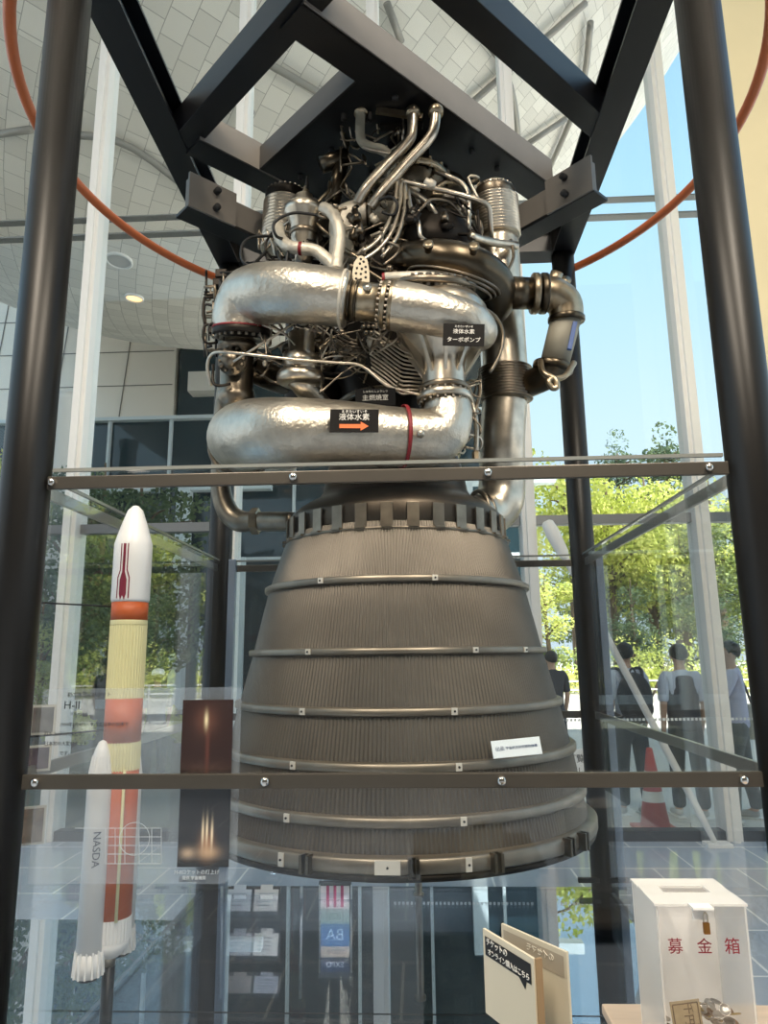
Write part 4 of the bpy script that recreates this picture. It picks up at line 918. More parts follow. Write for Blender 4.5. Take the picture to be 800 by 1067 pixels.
ptxt(120, 814.5, '光が力強い炎を残して種子島宇宙センターから打ち上げ', 4.6, TXW, 128)
ptxt(205, 909, 'H-IIロケットの打上げ', 5, TXW); ptxt(202, 915, '提供 宇宙機関', 4, TXW)
dr = MB()
for x_, y0, y1 in ((78, 866, 900), (168, 866, 900)):
    pass
def line(ax_, ay, bx_, by): dr.bar(P(ax_, ay, YP-.004), P(bx_, by, YP-.004), .0012, .0012)
for y_ in (863, 872, 881, 890, 900): line(110, y_, 168, y_)
for x_ in (110, 120, 130, 145, 158, 168): line(x_, 863, x_, 900)
line(78, 863, 110, 863)
c = P(140, 874, YP-.004); dr.torus(c, (0, 1, 0), rp(16, c), .0008, 40, 4); dr.build('line_drawing', TXW, t)
def photo_mat(name, kind, w_, h_):
    m = bpy.data.materials.new(name); m.use_nodes = True; n = m.node_tree; bs = n.nodes['Principled BSDF']; bs.inputs['Roughness'].default_value = .25
    co = n.nodes.new('ShaderNodeTexCoord'); s = n.nodes.new('ShaderNodeSeparateXYZ'); n.links.new(co.outputs['Object'], s.inputs[0])
    def M(op, a, b_=None, c_=None):
        q = n.nodes.new('ShaderNodeMath'); q.operation = op
        for i, v in enumerate((a, b_, c_)):
            if v is None: continue
            if isinstance(v, (int, float)): q.inputs[i].default_value = v
            else: n.links.new(v, q.inputs[i])
        return q.outputs[0]
    u = M('DIVIDE', s.outputs['X'], w_); v = M('DIVIDE', s.outputs['Z'], h_)
    def blob(cx, cy, rx, ry, pw=2.0):
        dx = M('DIVIDE', M('SUBTRACT', u, cx), rx); dy = M('DIVIDE', M('SUBTRACT', v, cy), ry); d = M('ADD', M('MULTIPLY', dx, dx), M('MULTIPLY', dy, dy)); return M('EXPONENT', M('MULTIPLY', d, -1.0))
    col = None
    def layer(base, fac, rgb):
        mx = n.nodes.new('ShaderNodeMixRGB'); mx.blend_type = 'MIX'; n.links.new(fac, mx.inputs[0])
        if isinstance(base, tuple): mx.inputs[1].default_value = base
        else: n.links.new(base, mx.inputs[1])
        mx.inputs[2].default_value = lin(rgb); return mx.outputs[0]
    tx = n.nodes.new('ShaderNodeTexNoise'); tx.inputs['Scale'].default_value = 40; n.links.new(co.outputs['Object'], tx.inputs[0])
    if kind == 0:
        col = layer(lin((56, 38, 37)), M('LESS_THAN', v, -.32), (34, 26, 26)); col = layer(col, M('MULTIPLY', blob(0, -.3, .5, .08), tx.outputs[0]), (96, 72, 64))
        col = layer(col, M('LESS_THAN', v, -.43), (14, 12, 13)); col = layer(col, M('MULTIPLY', blob(.02, -.1, .04, .3), .4), (140, 80, 66))
        col = layer(col, M('MULTIPLY', blob(-.02, .25, .22, .16), .4), (150, 100, 82)); col = layer(col, blob(-.02, .26, .035, .09), (255, 236, 190))
    else:
        col = layer(lin((44, 44, 48)), M('LESS_THAN', v, -.42), (10, 9, 9)); col = layer(col, M('MULTIPLY', blob(.06, -.24, .13, .14), .7), (190, 134, 96)); col = layer(col, M('MULTIPLY', blob(.1, -.33, .2, .07), .8), (210, 172, 134))
        col = layer(col, M('MULTIPLY', blob(-.3, -.34, .13, .06), .9), (196, 168, 140))
        for x_, y_ in ((-.02, -.1), (.06, -.08), (.16, -.12)): col = layer(col, blob(x_, y_, .022, .14), (255, 232, 196))
    n.links.new(col, bs.inputs['Base Color']); return m
for kind, y0, y1, lab in ((0, 730.5, 816, 'reddish photograph of a distant rocket climbing, upper of the two launch prints'), (1, 816.5, 900, 'dark photograph of a night lift-off, lower of the two launch prints')):
    c = P(215.5-(y0-730)*.03, (y0+y1)/2, YP-.012); w_, h_ = rp(53.5, c), rp(y1-y0, c)
    tag(MB().box(c, (w_, .006, h_), None, .0008).build('photo_print', photo_mat('launch_print_%d' % kind, kind, w_, h_), org=c), lab, 'photograph')
PHB = mat('photo_border', (214, 206, 190), .5)
for i, (px, py, w0, h0, lab, c1, c2) in enumerate(((45, 750, 24, 30, 'small grey picture card high on the left pane', (86, 80, 76), (150, 144, 136)), (40, 790, 24, 26, 'small dark picture card with a purple top on the left pane', (70, 62, 70), (128, 104, 112)), (34, 860, 24, 38, 'sepia picture card with white border lowest on the left pane', (96, 78, 64), (176, 156, 134)))):
    d_ = -.95; c = P(px, py, d_); t = empty('picture_card', c, lab, 'picture'); MB().box(c, (rp(w0, c), .004, rp(h0, c)), Matrix.Rotation(.5, 3, 'Z'), .0008).build('border', PHB, t)
    MB().box(c+Vector((.001, -.0032, 0)), (rp(w0-4, c), .002, rp(h0-5, c)), Matrix.Rotation(.5, 3, 'Z')).build('image', mat('card_image_%d' % i, tuple((x+y)//2 for x, y in zip(c1, c2)), .4, noise=.5, nscale=14), t)

# ------------------------------------------------------------------ racks and posters in the pit under the glass, lit by the added fill
YK = 1.05
rk = empty('leaflet_rack', (P(262, 980, YK).x, YK, -.5), 'dark leaflet rack with three tiers seen through the mirror floor', 'rack')
RKM = mat('rack_dark', (58, 64, 70), .5)
for x_ in (231, 314): MB().tube([P(x_, 924, YK), P(x_-1, 1040, YK)], .008, 8).build('upright', mat('rack_rail', (170, 178, 182), .4, .5), rk)
LEAFP = [(.86, .86, .88), (.9, .9, .9)]
for j, y_ in enumerate((938, 984, 1026)):
    for i, x_ in enumerate((249, 277)):
        c = P(x_, y_, YK-.01); w_, h_ = rp(25, c), rp(20 if j < 2 else 15, c); s1 = rp(1, c)
        b = MB(); b.box(c+Vector((0, .02, -h_*.5)), (w_*1.1, .05, .006))
        for sg in (-1, 1): b.add([c+Vector((sg*w_*.55, .04, h_*.5)), c+Vector((sg*w_*.55, -.03, -h_*.55)), c+Vector((sg*w_*.55, .04, -h_*.55)), c+Vector((sg*w_*.53, .04, h_*.5)), c+Vector((sg*w_*.53, -.03, -h_*.55)), c+Vector((sg*w_*.53, .04, -h_*.55))], [(0, 1, 2), (5, 4, 3), (0, 3, 4, 1), (1, 4, 5, 2), (2, 5, 3, 0)], False)
        b.box(c+Vector((0, .045, 0)), (w_*1.1, .006, h_*1.05)); b.build('tray', RKM, rk)
        col = ((206, 212, 218), (216, 214, 210), (176, 182, 190), (210, 210, 206), (150, 142, 140), (170, 176, 190))[j*2+i]
        lt = empty('leaflet', c, '%s leaflet in the %s tier of the rack, %s one' % (('pale blue', 'white', 'grey', 'cream', 'brownish', 'bluish')[j*2+i], ('top', 'middle', 'bottom')[j], ('left-hand', 'right-hand')[i]), 'leaflet')
        R_ = Matrix.Rotation(-.35, 3, 'X'); MB().box(c+Vector((0, 0, .0)), (w_, .012, h_), R_, .001).build('sheet', mat('leaflet_%d' % (j*2+i), col, .6), lt)
        MB().box(c+Vector((0, .02, h_*.58)), (w_*.5, .012, h_*.22), R_).build('tab', mat('leaflet_%d' % (j*2+i), col, .6), lt)
        m_ = MB()
        for q in range(4): m_.box(c+R_ @ Vector((-.004*q, -.0075, h_*(.28-.17*q))), (w_*(.6-.08*(q % 2)), .001, h_*.05), R_)
        m_.build('print_line', mat('print_grey', (120, 126, 134), .6), lt)
bd = empty('poster_board', (P(349, 970, YK).x, YK+.02, -.5), 'tall narrow board carrying five small posters under the mirror floor', 'board')
c = P(349, 968, YK+.02); MB().box(c, (rp(34, c), .012, rp(92, c))).build('panel', RKM, bd)
for x_ in (333, 366): MB().tube([P(x_, 922, YK+.01), P(x_, 1014, YK+.01)], .005, 8).build('edge_rail', mat('rack_rail2', (190, 196, 198), .4, .5), bd)
for (y0, y1, col, s, ink, lab) in ((924, 946, (214, 206, 208), 'III', (168, 50, 96), 'white poster with magenta strokes, topmost of the five under glass'), (947, 962, (150, 172, 168), '((O))', (80, 100, 100), 'grey-green poster with ring pattern, second of the five'),
                                   (963, 985, (70, 112, 160), 'BA', (190, 214, 236), 'blue poster with pale letters, third of the five'), (986, 997, (196, 184, 170), 'SOLAR', (120, 84, 76), 'beige poster strip with brown letters, fourth of the five'), (998, 1012, (44, 62, 92), 'EXPO', (206, 214, 224), 'navy poster strip with white letters, lowest of the five')):
    c = P(349, (y0+y1)/2, YK); h_ = rp(y1-y0, c); w_ = rp(30, c); t = empty('poster', c, lab, 'poster')
    MB().box(c, (w_, .006, h_), None, .001).build('sheet', mat('poster_%d' % y0, col, .5), t)
    text('lettering', s, h_*.6, mat('poster_ink_%d' % y0, ink, .5), t, c+Vector((0, -.0045, 0)), width=w_*.6, mirror=True)
# leg below the nozzle
t = empty('support_leg', (P(436, 924, 1.02).x, 1.02, ZM), 'short steel stub post standing on the mirror floor behind the nozzle rim', 'support')
q = P(436, 924, 1.02); MB().lathe([(.03, ZM), (.03, ZM+.008), (.02, ZM+.012), (.02, ZM+.5), (.03, ZM+.51), (.03, ZM+.53)], (q.x, 1.02, 0), seg=18).build('column', STEELD, t)

# ------------------------------------------------------------------ tables, donation box, ticket sign
WOOD = mat('table_wood', (212, 190, 168), .5, noise=.06, nscale=6, stretch=(1, 8, 1))
tx0 = PZ(626, 1045, .73)
tb = empty('table', (tx0.x+.5, tx0.y-.3, 0), 'pale wooden table carrying the donation box', 'table')
MB().box((tx0.x+.5, tx0.y-.3, .718), (1.0, .6, .024), None, .006).build('tabletop', WOOD, tb)
for sx_ in (.04, .96):
    for sy_ in (.04, .56): MB().box((tx0.x+sx_, tx0.y-sy_, .353), (.04, .04, .706)).build('leg', BLACKP, tb)
b = MB()
for sy_ in (.04, .56): b.box((tx0.x+.5, tx0.y-sy_, .68), (.9, .025, .05))
b.build('apron', BLACKP, tb)
# donation box
A = P(683, 943, -1.70); B_ = P(777, 942, -1.70); BW = B_.x-A.x; ZTp = A.z; bx = (A.x+B_.x)/2; BD = .17; ZF = .73
box = empty('donation_box', (bx, -1.70+BD/2, .73), 'white frosted acrylic donation box with red lettering', 'donation box')
ACW = mat('acrylic_white', (248, 247, 245), .22); ACC = glass('acrylic_clear', (.97, .97, .97), .04, 1.0)
ACM = mat('acrylic_mid', (244, 242, 238), .25, trans=.45)
cy = -1.70+BD/2; hz = (ZTp+ZF)/2; hh = ZTp-ZF
MB().box((bx, -1.70, hz), (BW, .004, hh)).build('front_pane', ACC, box)
MB().box((bx, -1.70+BD, hz), (BW, .004, hh)).build('back_panel', ACW, box)
for sg in (-1, 1): MB().box((bx+sg*(BW/2-.002), cy, hz), (.004, BD-.004, hh)).build('side_panel', ACM, box)
MB().box((bx, cy, ZF+.002), (BW-.008, BD-.004, .004)).build('bottom', ACW, box)
lid = MB(); lid.box((bx, cy-BD*.28, ZTp), (BW+.006, BD*.44, .005)).box((bx, cy+BD*.36, ZTp), (BW+.006, BD*.3, .005)); 
for sg in (-1, 1): lid.box((bx+sg*BW*.39, cy+.08*BD, ZTp), (BW*.22+.003, BD*.28, .005))
lo = lid.build('lid', ACM, box)
hx = P(727, 941, -1.70).x
MB().box((hx, -1.715, ZTp+.002), (.042, .03, .004)).box((hx, -1.707, ZTp-.012), (.03, .004, .026)).build('hasp', WHITEG, lo)
pk = empty('padlock', (hx+.007, -1.716, ZTp-.05), 'small brass padlock hanging from the donation box hasp', 'padlock')
MB().box((hx+.007, -1.716, ZTp-.038), (.013, .008, .022), None, .002).build('body', mat('brass', (150, 104, 52), .35, .9), pk)
MB().tube([(hx+.003, -1.716, ZTp-.028), (hx+.003, -1.716, ZTp-.014), (hx+.007, -1.716, ZTp-.009), (hx+.011, -1.716, ZTp-.014), (hx+.011, -1.716, ZTp-.028)], .0016, 8).build('shackle', STEEL, pk)
REDT = mat('maroon_letter', (128, 28, 44), .5)
for s, px in (('募', 703.5), ('金', 734), ('箱', 763)):
    c = P(px, 987, -1.7025); text('lettering', s, rp(19, c), REDT, box, c, width=rp(15, c))
# banknote and coins in the box
nb = P(715, 1048, -1.63); tnote = empty('banknote', (nb.x, -1.63, .734), 'brownish banknote standing folded among the coins', 'banknote')
R_ = Matrix.Rotation(-.12, 3, 'Y') @ Matrix.Rotation(.12, 3, 'X')
c = Vector((nb.x, -1.63, .785)); MB().box(c, (.062, .0012, .10), R_).build('paper', mat('note_paper', (176, 160, 128), .7, noise=.12, nscale=60), tnote)
b = MB(); b.box(c+R_ @ Vector((0, -.001, 0)), (.052, .0006, .002), R_)
for dx in (-.026, .026): b.box(c+R_ @ Vector((dx, -.001, 0)), (.0025, .0006, .088), R_)
for dz in (-.044, .044): b.box(c+R_ @ Vector((0, -.001, dz)), (.052, .0006, .0025), R_)
b.lathe([(.016, 0), (.016, .0008)], c+R_ @ Vector((.002, -.0008, -.024)), R_ @ Vector((0, -1, 0)), 24); b.build('engraving', mat('note_ink', (112, 96, 74), .7), tnote)
text('lettering', '千円', .022, mat('note_ink', (112, 96, 74), .7), tnote, c+R_ @ Vector((.004, -.0012, .022)), R_ @ Vector((0, 0, -1)), R_ @ Vector((1, 0, 0)))
rc = random.Random(3); coin_p = {}
for i in range(84):
    kind = rc.choice((0, 0, 0, 0, 1, 2)); r_ = (.0115, .0118, .011)[kind]; lay = i//22
    x_ = bx+rc.uniform(-.46, .46)*(BW-.03); y_ = cy+rc.uniform(-.42, .3)*(BD-.03)
    if nb.x-.04 < x_ < nb.x+.04 and -1.66 < y_ < -1.60: y_ = -1.675
    pile = max(0, 1-abs(x_-(bx+.04))/.09); z_ = .738+rc.uniform(0, .004)+lay*.012+pile*.022*rc.random()+(.012*lay if x_ > bx else 0)
    if kind not in coin_p:
        prof = [(.001, .0), (r_*.86, 0), (r_*.88, .0003), (r_, .0003), (r_, -.0015), (.001, -.0015)]
        o = MB().lathe(prof, (0, 0, 0), seg=24, cap=False).build('coin', (mat('coin_silver', (168, 164, 158), .35, .9), mat('coin_copper', (136, 108, 84), .4, .8), mat('coin_brass', (166, 146, 92), .4, .8))[kind]); coin_p[kind] = o
    else: o = coin_p[kind].copy(); COL.objects.link(o)
    o.location = (x_, y_, z_); o.rotation_euler = (rc.uniform(-.7, .7)*(.3+pile), rc.uniform(-.6, .6)*(.3+pile), 0)
    tag(o, ('silver-coloured coin loose in the pile at the donation box bottom', 'copper-brown coin loose in the pile at the donation box bottom', 'yellow brass coin loose in the pile at the donation box bottom')[kind], 'coin', 'coins in the donation box')
# counter that carries the ticket sign (out of the frame below)
ct = empty('counter', (.32, -2.06, 0), 'small dark counter under the ticket sign', 'counter')
MB().box((.32, -2.06, .77), (.5, .5, .03), None, .005).build('countertop', POSTM, ct); MB().box((.32, -2.06, .378), (.44, .42, .755)).build('body', BLACKP, ct)
# ticket sign: a tent card standing at an angle
YS = -1.93
ts = empty('ticket_sign', (P(540, 1030, YS).x, YS, .785), 'folded cream ticket card with a black speech-bubble heading', 'sign')
CARD = mat('card_cream', (216, 204, 180), .55); CARD2 = mat('card_cream_back', (206, 196, 174), .5)
tl, tr_ = P(503.5, 966, YS), P(566, 1003, YS-.0); tr_ = tl+Vector((rp(56, tl), -.0, 0)); 
def card(mb, p0, p1, z0, zt0, zt1, th=.006):
    p0, p1 = Vector(p0), Vector(p1); d_ = (p1-p0).normalized(); n_ = Vector((d_.y, -d_.x, 0))*th
    q = [Vector((p0.x, p0.y, z0)), Vector((p1.x, p1.y, z0)), Vector((p1.x, p1.y, zt1)), Vector((p0.x, p0.y, zt0))]
    mb.add([v-n_/2 for v in q]+[v+n_/2 for v in q], [(3, 2, 1, 0), (4, 5, 6, 7), (0, 1, 5, 4), (1, 2, 6, 5), (2, 3, 7, 6), (3, 0, 4, 7)], False); return d_, n_
# left edge far, right edge near: the heading runs down to the right in the photograph
zt = .953
pL, pR = PZ(504, 967, zt), PZ(557, 999, zt)
d_, n_ = card(b := MB(), pL, pR, .785, zt, zt); b.build('front_panel', CARD, ts)
L = (pR-pL).length; nn = Vector((d_.y, -d_.x, 0)).normalized()
def cp(x, z): return pL+d_*(x*L)+Vector((0, 0, z-zt))+nn*.0042
b = MB(); b.add([cp(.05, zt-.012), cp(.05, zt-.05), cp(.72, zt-.05), cp(.83, zt-.066), cp(.86, zt-.05), cp(.95, zt-.05), cp(.95, zt-.012)], [(0, 1, 2, 3, 4, 5, 6)], False); b.build('heading_band', INK, ts)
text('lettering', 'チケットの', .016, SIGNW, ts, cp(.30, zt-.021)+nn*.001, d_, (0, 0, 1), width=L*.42)
text('lettering', 'オンライン購入はこちら', .014, SIGNW, ts, cp(.52, zt-.040)+nn*.001, d_, (0, 0, 1), width=L*.80)
pL2, pR2 = PZ(523, 962, zt+.002), PZ(591, 992, zt+.002)
d2_, n2_ = card(b := MB(), pL2, pR2, .785, zt+.002, zt+.002); b.build('back_panel', CARD2, ts)
L2 = (pR2-pL2).length; nn2 = Vector((d2_.y, -d2_.x, 0)).normalized()
def cp2(x, z): return pL2+d2_*(x*L2)+Vector((0, 0, z-zt))+nn2*.004
b = MB(); b.add([cp2(.04, zt-.01), cp2(.04, zt-.05), cp2(.96, zt-.05), cp2(.96, zt-.01)], [(0, 1, 2, 3)], False); b.build('heading_band', mat('card_taupe', (168, 156, 138), .6), ts)
text('lettering', 'のイセマモ', .014, mat('card_pale', (216, 208, 192), .6), ts, cp2(.62, zt-.022)+nn2*.001, d2_, (0, 0, 1), width=L2*.4, mirror=True)
b = MB(); card(b, pR, (pR+(pR2-pR)*.2), .785, zt, zt); b.build('fold', mat('card_edge', (150, 124, 92), .6), ts)

# ------------------------------------------------------------------ people outside
def skin_mesh(V, E, R_, sub=2):
    me = bpy.data.meshes.new('s'); me.from_pydata([Vector(v) for v in V], E, []); o = bpy.data.objects.new('s', me); COL.objects.link(o)
    o.modifiers.new('k', 'SKIN')
    for i, sv_ in enumerate(me.skin_vertices[0].data):
        r = R_[i]; sv_.radius = r if isinstance(r, tuple) else (r, r); sv_.use_root = (i == 0)
    s_ = o.modifiers.new('u', 'SUBSURF'); s_.levels = sub; s_.render_levels = sub
    dg = bpy.context.evaluated_depsgraph_get(); dg.update(); r = bpy.data.meshes.new_from_object(o.evaluated_get(dg)); bpy.data.objects.remove(o); bpy.data.meshes.remove(me)
    for p in r.polygons: p.use_smooth = True
    return r
def chain(ch):
    V, E, R_ = [], [], []
    for c in ch:
        prev = None
        for it in c:
            if isinstance(it, int): prev = it; continue
            V.append(it[0]); R_.append(it[1]); 
            if prev is not None: E.append((prev, len(V)-1))
            prev = len(V)-1
    return V, E, R_
def link_part(me, nm, m, parent):
    me.materials.clear(); me.materials.append(m); me.name = nm; o = bpy.data.objects.new(nm, me); COL.objects.link(o); o.parent = parent; return o
SKINM = mat('skin', (206, 164, 138), .6)
HAIRM = mat('hair_black', (28, 25, 24), .5, bump=.6, bscale=90, bdist=.004)
def person(loc, rz, hgt, label, shirt, pants, shoes, arms, step=.1, head_turn=0.0, cap=None, vest=None):
    t = empty('person', loc, label, 'person'); t.rotation_euler = (0, 0, rz); k = hgt/1.72; t.scale = (k, k, k)
    # local frame: faces +Y
    hip = (0, 0, .93); sL, sR = step, -step
    def foot(sx_, dy): return [((sx_*.09, 0, .90), .085), ((sx_*.1, dy*.55+.02, .49), .058), ((sx_*.105, dy, .10), .042), ((sx_*.11, dy+.06, .05), (.042, .034)), ((sx_*.115, dy+.16, .035), (.04, .026))]
    def arm(sx_, el, wr):
        out = [((sx_*.155, 0, 1.40), .052), ((sx_*.182, 0, 1.36), .05), (el, .038), (wr, .027)]
        ha = Vector(wr)-Vector(el); ha.normalize(); out.append((tuple(Vector(wr)+ha*.05), (.034, .02))); out.append((tuple(Vector(wr)+ha*.09), (.034, .018)))
        return out
    ch = [[(hip, (.135, .1)), ((0, .0, 1.06), (.125, .09)), ((0, .0, 1.22), (.14, .095)), ((0, -.01, 1.36), (.14, .085)), ((0, -.005, 1.45), .06), ((0, .012, 1.53), .052)],
          [5, ((0, .015, 1.585), (.07, .085)), ((0, .012, 1.64), (.078, .095)), ((0, .005, 1.695), (.06, .075))]]
    ch.append([0]+foot(-1, sL)); ch.append([0]+foot(1, sR))
    ch.append([3]+arm(-1, *arms[0])); ch.append([3]+arm(1, *arms[1]))
    V, E, R_ = chain(ch); body = link_part(skin_mesh(V, E, R_), 'body', SKINM, t)
    # fingers and thumbs, nose, ears, eyes go into one mesh with the body
    ex = MB()
    for sx_, (el, wr) in ((-1, arms[0]), (1, arms[1])):
        ha = (Vector(wr)-Vector(el)).normalized(); sd_ = ha.cross(Vector((1, 0, 0))).normalized() if abs(ha.x) < .9 else Vector((0, 0, 1)); up_ = ha.cross(sd_)
        base = Vector(wr)+ha*.085
        for i, l in enumerate((.055, .065, .06, .046)):
            p0 = base+sd_*(.024-.016*i); ex.tube([p0-ha*.02, p0+ha*l*.5+up_*.004*sx_, p0+ha*l+up_*.018*sx_], [.009, .0085, .006], 7, 3)
        p0 = Vector(wr)+ha*.035+sd_*.028; ex.tube([p0-sd_*.01, p0+sd_*.018+ha*.025, p0+sd_*.02+ha*.055], [.011, .0095, .007], 7, 3)
    q = Matrix.Rotation(head_turn, 3, 'Z'); hc = Vector((0, .012, 0))
    def hd(x, y, z): w = q @ Vector((x, y, 0)); return Vector((w.x, w.y+.012, z))
    ex.tube([hd(0, .085, 1.625), hd(0, .112, 1.595), hd(0, .09, 1.585)], [.009, .015, .011], 8, 4)
    for sx_ in (-1, 1):
        ex.ball(hd(sx_*.08, -.005, 1.60), .028, 10, 8, (.4, .7, 1.15))
    n0 = len(ex.v); bmh = bmesh.new(); bmh.from_mesh(body.data)
    vs = [bmh.verts.new(v) for v in ex.v]
    for f, s_ in zip(ex.f, ex.sm):
        fa = bmh.faces.new([vs[i] for i in f]); fa.smooth = s_
    bmh.to_mesh(body.data); bmh.free()
    m_ = MB()
    for sx_ in (-1, 1): m_.ball(hd(sx_*.032, .084, 1.63), .011, 8, 6)
    m_.build('eyes', INK, None).parent = body
    m_ = MB(); m_.tube([hd(-.024, .088, 1.552), hd(0, .096, 1.55), hd(.024, .088, 1.552)], [.004, .007, .004], 6, 3); m_.build('mouth', mat('lips', (160, 96, 88), .6), None).parent = body
    # hair
    hm = MB(); vs = []; fs = []; NS, NR = 28, 12
    for j in range(NR+1):
        pass
        for i in range(NS):
            a = 2*pi*i/NS; th = pi*(.6+.16*max(0, -sin(a)))*j/NR; x, y, z = sin(th)*cos(a), sin(th)*sin(a), cos(th)
            low = max(0, -z); fr = max(0, y); r_ = 1.0+.03*sin(a*9+j)*.5
            zz = 1.635+z*.102*r_; 
            if y > .35 and z < .25: zz = max(zz, 1.665+.01*sin(a*7))
            w = q @ Vector((x*.092*r_, y*.108*r_-.012, 0)); vs.append((w.x, w.y+.012, zz))
    for j in range(NR):
        for i in range(NS): k2 = (i+1) % NS; fs.append((j*NS+i, (j+1)*NS+i, (j+1)*NS+k2, j*NS+k2))
    hm.add(vs, fs); hm.build('hair', HAIRM, None).parent = t
    if cap:
        cm = MB(); cm.lathe([(.104, 1.655), (.106, 1.68), (.098, 1.72), (.07, 1.75), (.001, 1.765)], (0, .005, 0), seg=28)
        cm.add([(-.085, .07, 1.662), (-.05, .19, 1.65), (.05, .19, 1.65), (.085, .07, 1.662), (-.085, .07, 1.668), (-.05, .19, 1.656), (.05, .19, 1.656), (.085, .07, 1.668)], [(0, 3, 2, 1), (4, 5, 6, 7), (0, 1, 5, 4), (1, 2, 6, 5), (2, 3, 7, 6)]); cm.build('cap', cap, None).parent = t
    # clothes: skinned shells a little larger than the body
    ch = [[((0, 0, .85), (.165, .13)), ((0, 0, .92), (.165, .13)), ((0, 0, 1.06), (.16, .122)), ((0, 0, 1.22), (.165, .118)), ((0, -.01, 1.36), (.158, .105)), ((0, -.006, 1.435), (.085, .075)), ((0, 0, 1.47), (.07, .068))]]
    for sx_, (el, wr) in ((-1, arms[0]), (1, arms[1])):
        el = Vector(el); s0 = Vector((sx_*.18, 0, 1.36)); ch.append([4, ((sx_*.155, 0, 1.395), .07), (tuple(s0), .068), (tuple(s0*.35+el*.65), .06), (tuple(s0*.12+el*.88), .058)])
    V, E, R_ = chain(ch); link_part(skin_mesh(V, E, R_), 'shirt', shirt, t)
    ch = [[((0, 0, 1.0), (.15, .115)), ((0, 0, .90), (.152, .12))]]
    for sx_, dy in ((-1, sL), (1, sR)):
        ch.append([1, ((sx_*.092, 0, .82), .1), ((sx_*.1, dy*.55+.02, .49), .08), ((sx_*.105, dy, .16), .068), ((sx_*.105, dy, .085), .07)])
    V, E, R_ = chain(ch); link_part(skin_mesh(V, E, R_), 'trousers', pants, t)
    for sx_, dy in ((-1, sL), (1, sR)):
        V, E, R_ = chain([[((sx_*.108, dy-.03, .055), (.05, .046)), ((sx_*.11, dy+.06, .05), (.052, .042)), ((sx_*.115, dy+.18, .038), (.048, .034))]]); sh = link_part(skin_mesh(V, E, R_), 'shoe', shoes, t)
        MB().box((sx_*.112, dy+.065, .009), (.088, .29, .018), None, .006).build('sole', WHITEP, None).parent = sh
    if vest:
        V, E, R_ = chain([[((0, 0, .82), (.18, .145)), ((0, 0, .92), (.18, .145)), ((0, 0, 1.1), (.178, .14)), ((0, 0, 1.24), (.18, .138)), ((0, -.01, 1.38), (.15, .122)), ((0, -.01, 1.42), (.12, .1))]]); link_part(skin_mesh(V, E, R_), 'vest', vest, t)
    return t
SHW = mat('shirt_pale_blue', (206, 214, 234), .8); SHV = mat('shirt_lilac', (204, 202, 226), .8); PNB = mat('trousers_navy', (48, 52, 66), .8); PNG = mat('trousers_grey', (104, 108, 110), .8); PNK = mat('trousers_black', (52, 56, 66), .8)
SHOE = mat('shoe_grey', (180, 178, 176), .6); BAGD = mat('bag_dark', (52, 54, 62), .75, noise=.2, nscale=20); VESTM = mat('vest_dark', (66, 68, 82), .8)
hang = lambda s_, f_=.0: (((s_*.212), -.02, 1.10), ((s_*.198), .06+f_, .86))
def gnd(px, Yw): 
    q = P(px, 850, Yw); return (q.x, Yw, -.01)
l1 = gnd(664, 4.2); person(l1, .25, 1.66, 'person in pale shirt seen from behind wearing a dark backpack, beside the cone', SHW, PNB, SHOE, (hang(-1), hang(1)), .06, -.5)
l2 = gnd(722, 4.1); person(l2, .05, 1.64, 'person with dark vest over a pale shirt standing back turned, left of the mullion', SHW, PNK, mat('shoe_white', (214, 212, 208), .6), (hang(-1), hang(1)), .05, 0.0, vest=VESTM)
l3 = gnd(778, 4.0); person(l3, 1.1, 1.66, 'person in lilac shirt holding a hand to the ear, right of the mullion', SHV, PNG, SHOE, (((-.24, .12, 1.14), (-.10, .13, 1.50)), hang(1, .05)), .09, .2)
l4 = (P(576, 720, 6.6).x, 6.6, -.01); person(l4, .2, 1.60, 'black-haired person mostly hidden behind the right nozzle edge', mat('shirt_dark', (60, 62, 68), .8), PNB, SHOE, (hang(-1), hang(1)), .06)
q5 = P(165, 700, 6.2); l5 = (q5.x, 6.2, -.01); person(l5, .6, q5.z+.02, 'child in a white cap outside the glass right of the rocket model', mat('shirt_grey', (150, 154, 160), .8), PNB, SHOE, (hang(-1), hang(1)), .05, cap=WHITEP)
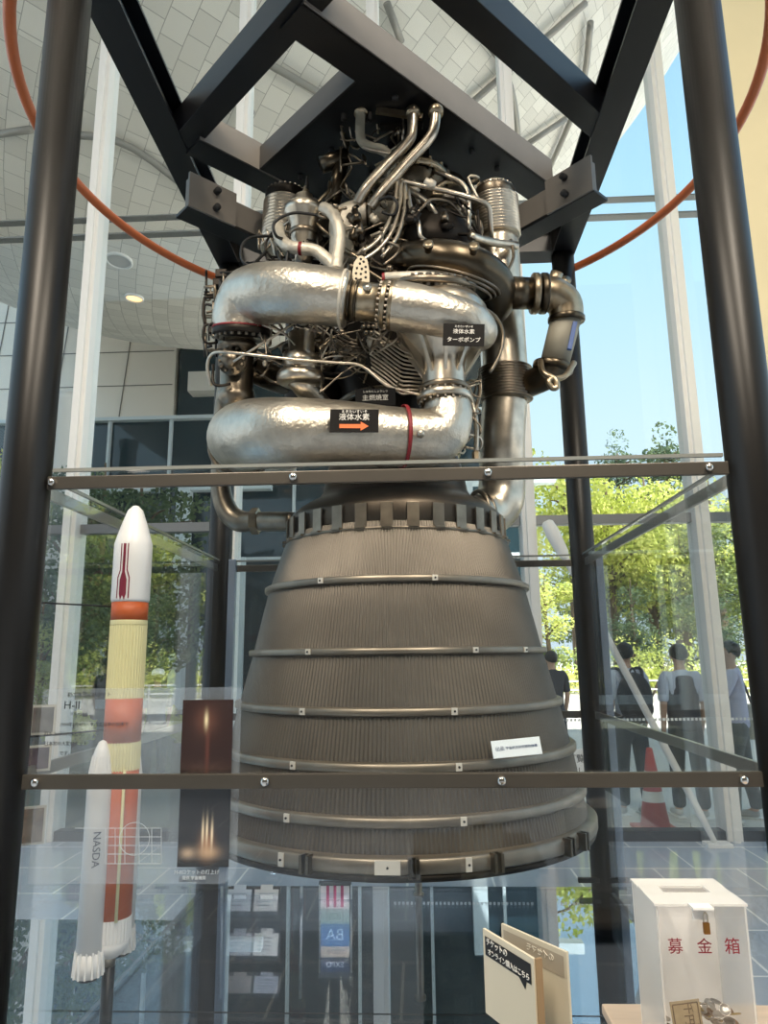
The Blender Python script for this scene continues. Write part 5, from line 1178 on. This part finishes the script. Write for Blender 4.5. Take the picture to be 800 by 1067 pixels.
# backpack on the first person
def local(l, rz, s_, v): c_, q_ = cos(rz), sin(rz); return Vector((l[0]+s_*(v[0]*c_-v[1]*q_), l[1]+s_*(v[0]*q_+v[1]*c_), l[2]+s_*v[2]))
s1 = 1.66/1.72; rot1 = Matrix.Rotation(.25, 3, 'Z')
c = local(l1, .25, s1, (-.05, -.215, 1.17)); bp = empty('backpack', c, 'bulging dark backpack on the back of the person beside the cone', 'backpack')
MB().ball(c, 1, 24, 16, (.17, .115, .25)).build('main_pocket', BAGD, bp)
MB().ball(c+rot1 @ Vector((0, -.08, -.09)), 1, 20, 12, (.13, .07, .12)).build('front_pocket', BAGD, bp)
MB().tube([c+rot1 @ Vector((-.04, .02, .24)), c+rot1 @ Vector((0, .0, .29)), c+rot1 @ Vector((.04, .02, .24))], .01, 8).build('handle', BAGD, bp)
for sg in (-1, 1):
    MB().tube([c+rot1 @ Vector((sg*.1+.03, .06, .18)), c+rot1 @ Vector((sg*.12+.05, .13, .27)), c+rot1 @ Vector((sg*.13+.05, .27, .27)), c+rot1 @ Vector((sg*.13+.05, .36, .12)), c+rot1 @ Vector((sg*.15+.05, .34, -.05)), c+rot1 @ Vector((sg*.17+.04, .2, -.15)), c+rot1 @ Vector((sg*.12, .05, -.18))], .018, 8).build('strap', BAGD, bp)
s3 = 1.66/1.72; c = local(l3, 1.1, s3, (.2, -.12, .92)); bg_ = empty('shoulder_bag', c, 'pale shoulder bag hanging behind the person in the lilac shirt', 'bag')
MB().box(c, (.1, .3, .34), Matrix.Rotation(1.1, 3, 'Z'), .03).build('pouch', mat('bag_pale', (196, 194, 180), .7), bg_)
MB().tube([c+Vector((.02, .0, .16)), local(l3, 1.1, s3, (.13, -.09, 1.3)), local(l3, 1.1, s3, (.1, 0, 1.47)), local(l3, 1.1, s3, (.09, .12, 1.3)), c+Vector((-.06, .04, .16))], .012, 8).build('strap', BAGD, bg_)
# traffic cone
cx_ = PZ(683, 864, 0); cone = empty('traffic_cone', (cx_.x, cx_.y, -.01), 'red and white striped traffic cone standing behind the facade glass', 'traffic cone')
CR = mat('cone_red', (206, 84, 84), .55); O = Vector((cx_.x, cx_.y, -.01))
MB().lathe([(.13, .03), (.028, .70), (.022, .71), (.001, .715)], O, seg=32).build('body', CR, cone)
MB().box(O+Vector((0, 0, .015)), (.36, .36, .03), None, .008).build('base', CR, cone)
for z0, z1 in ((.25, .34), (.43, .51)):
    MB().lathe([(.13-.102*(z0-.03)/.67+.002, z0), (.13-.102*(z1-.03)/.67+.002, z1)], O, seg=32, cap=False).build('reflective_band', WHITEP, cone)
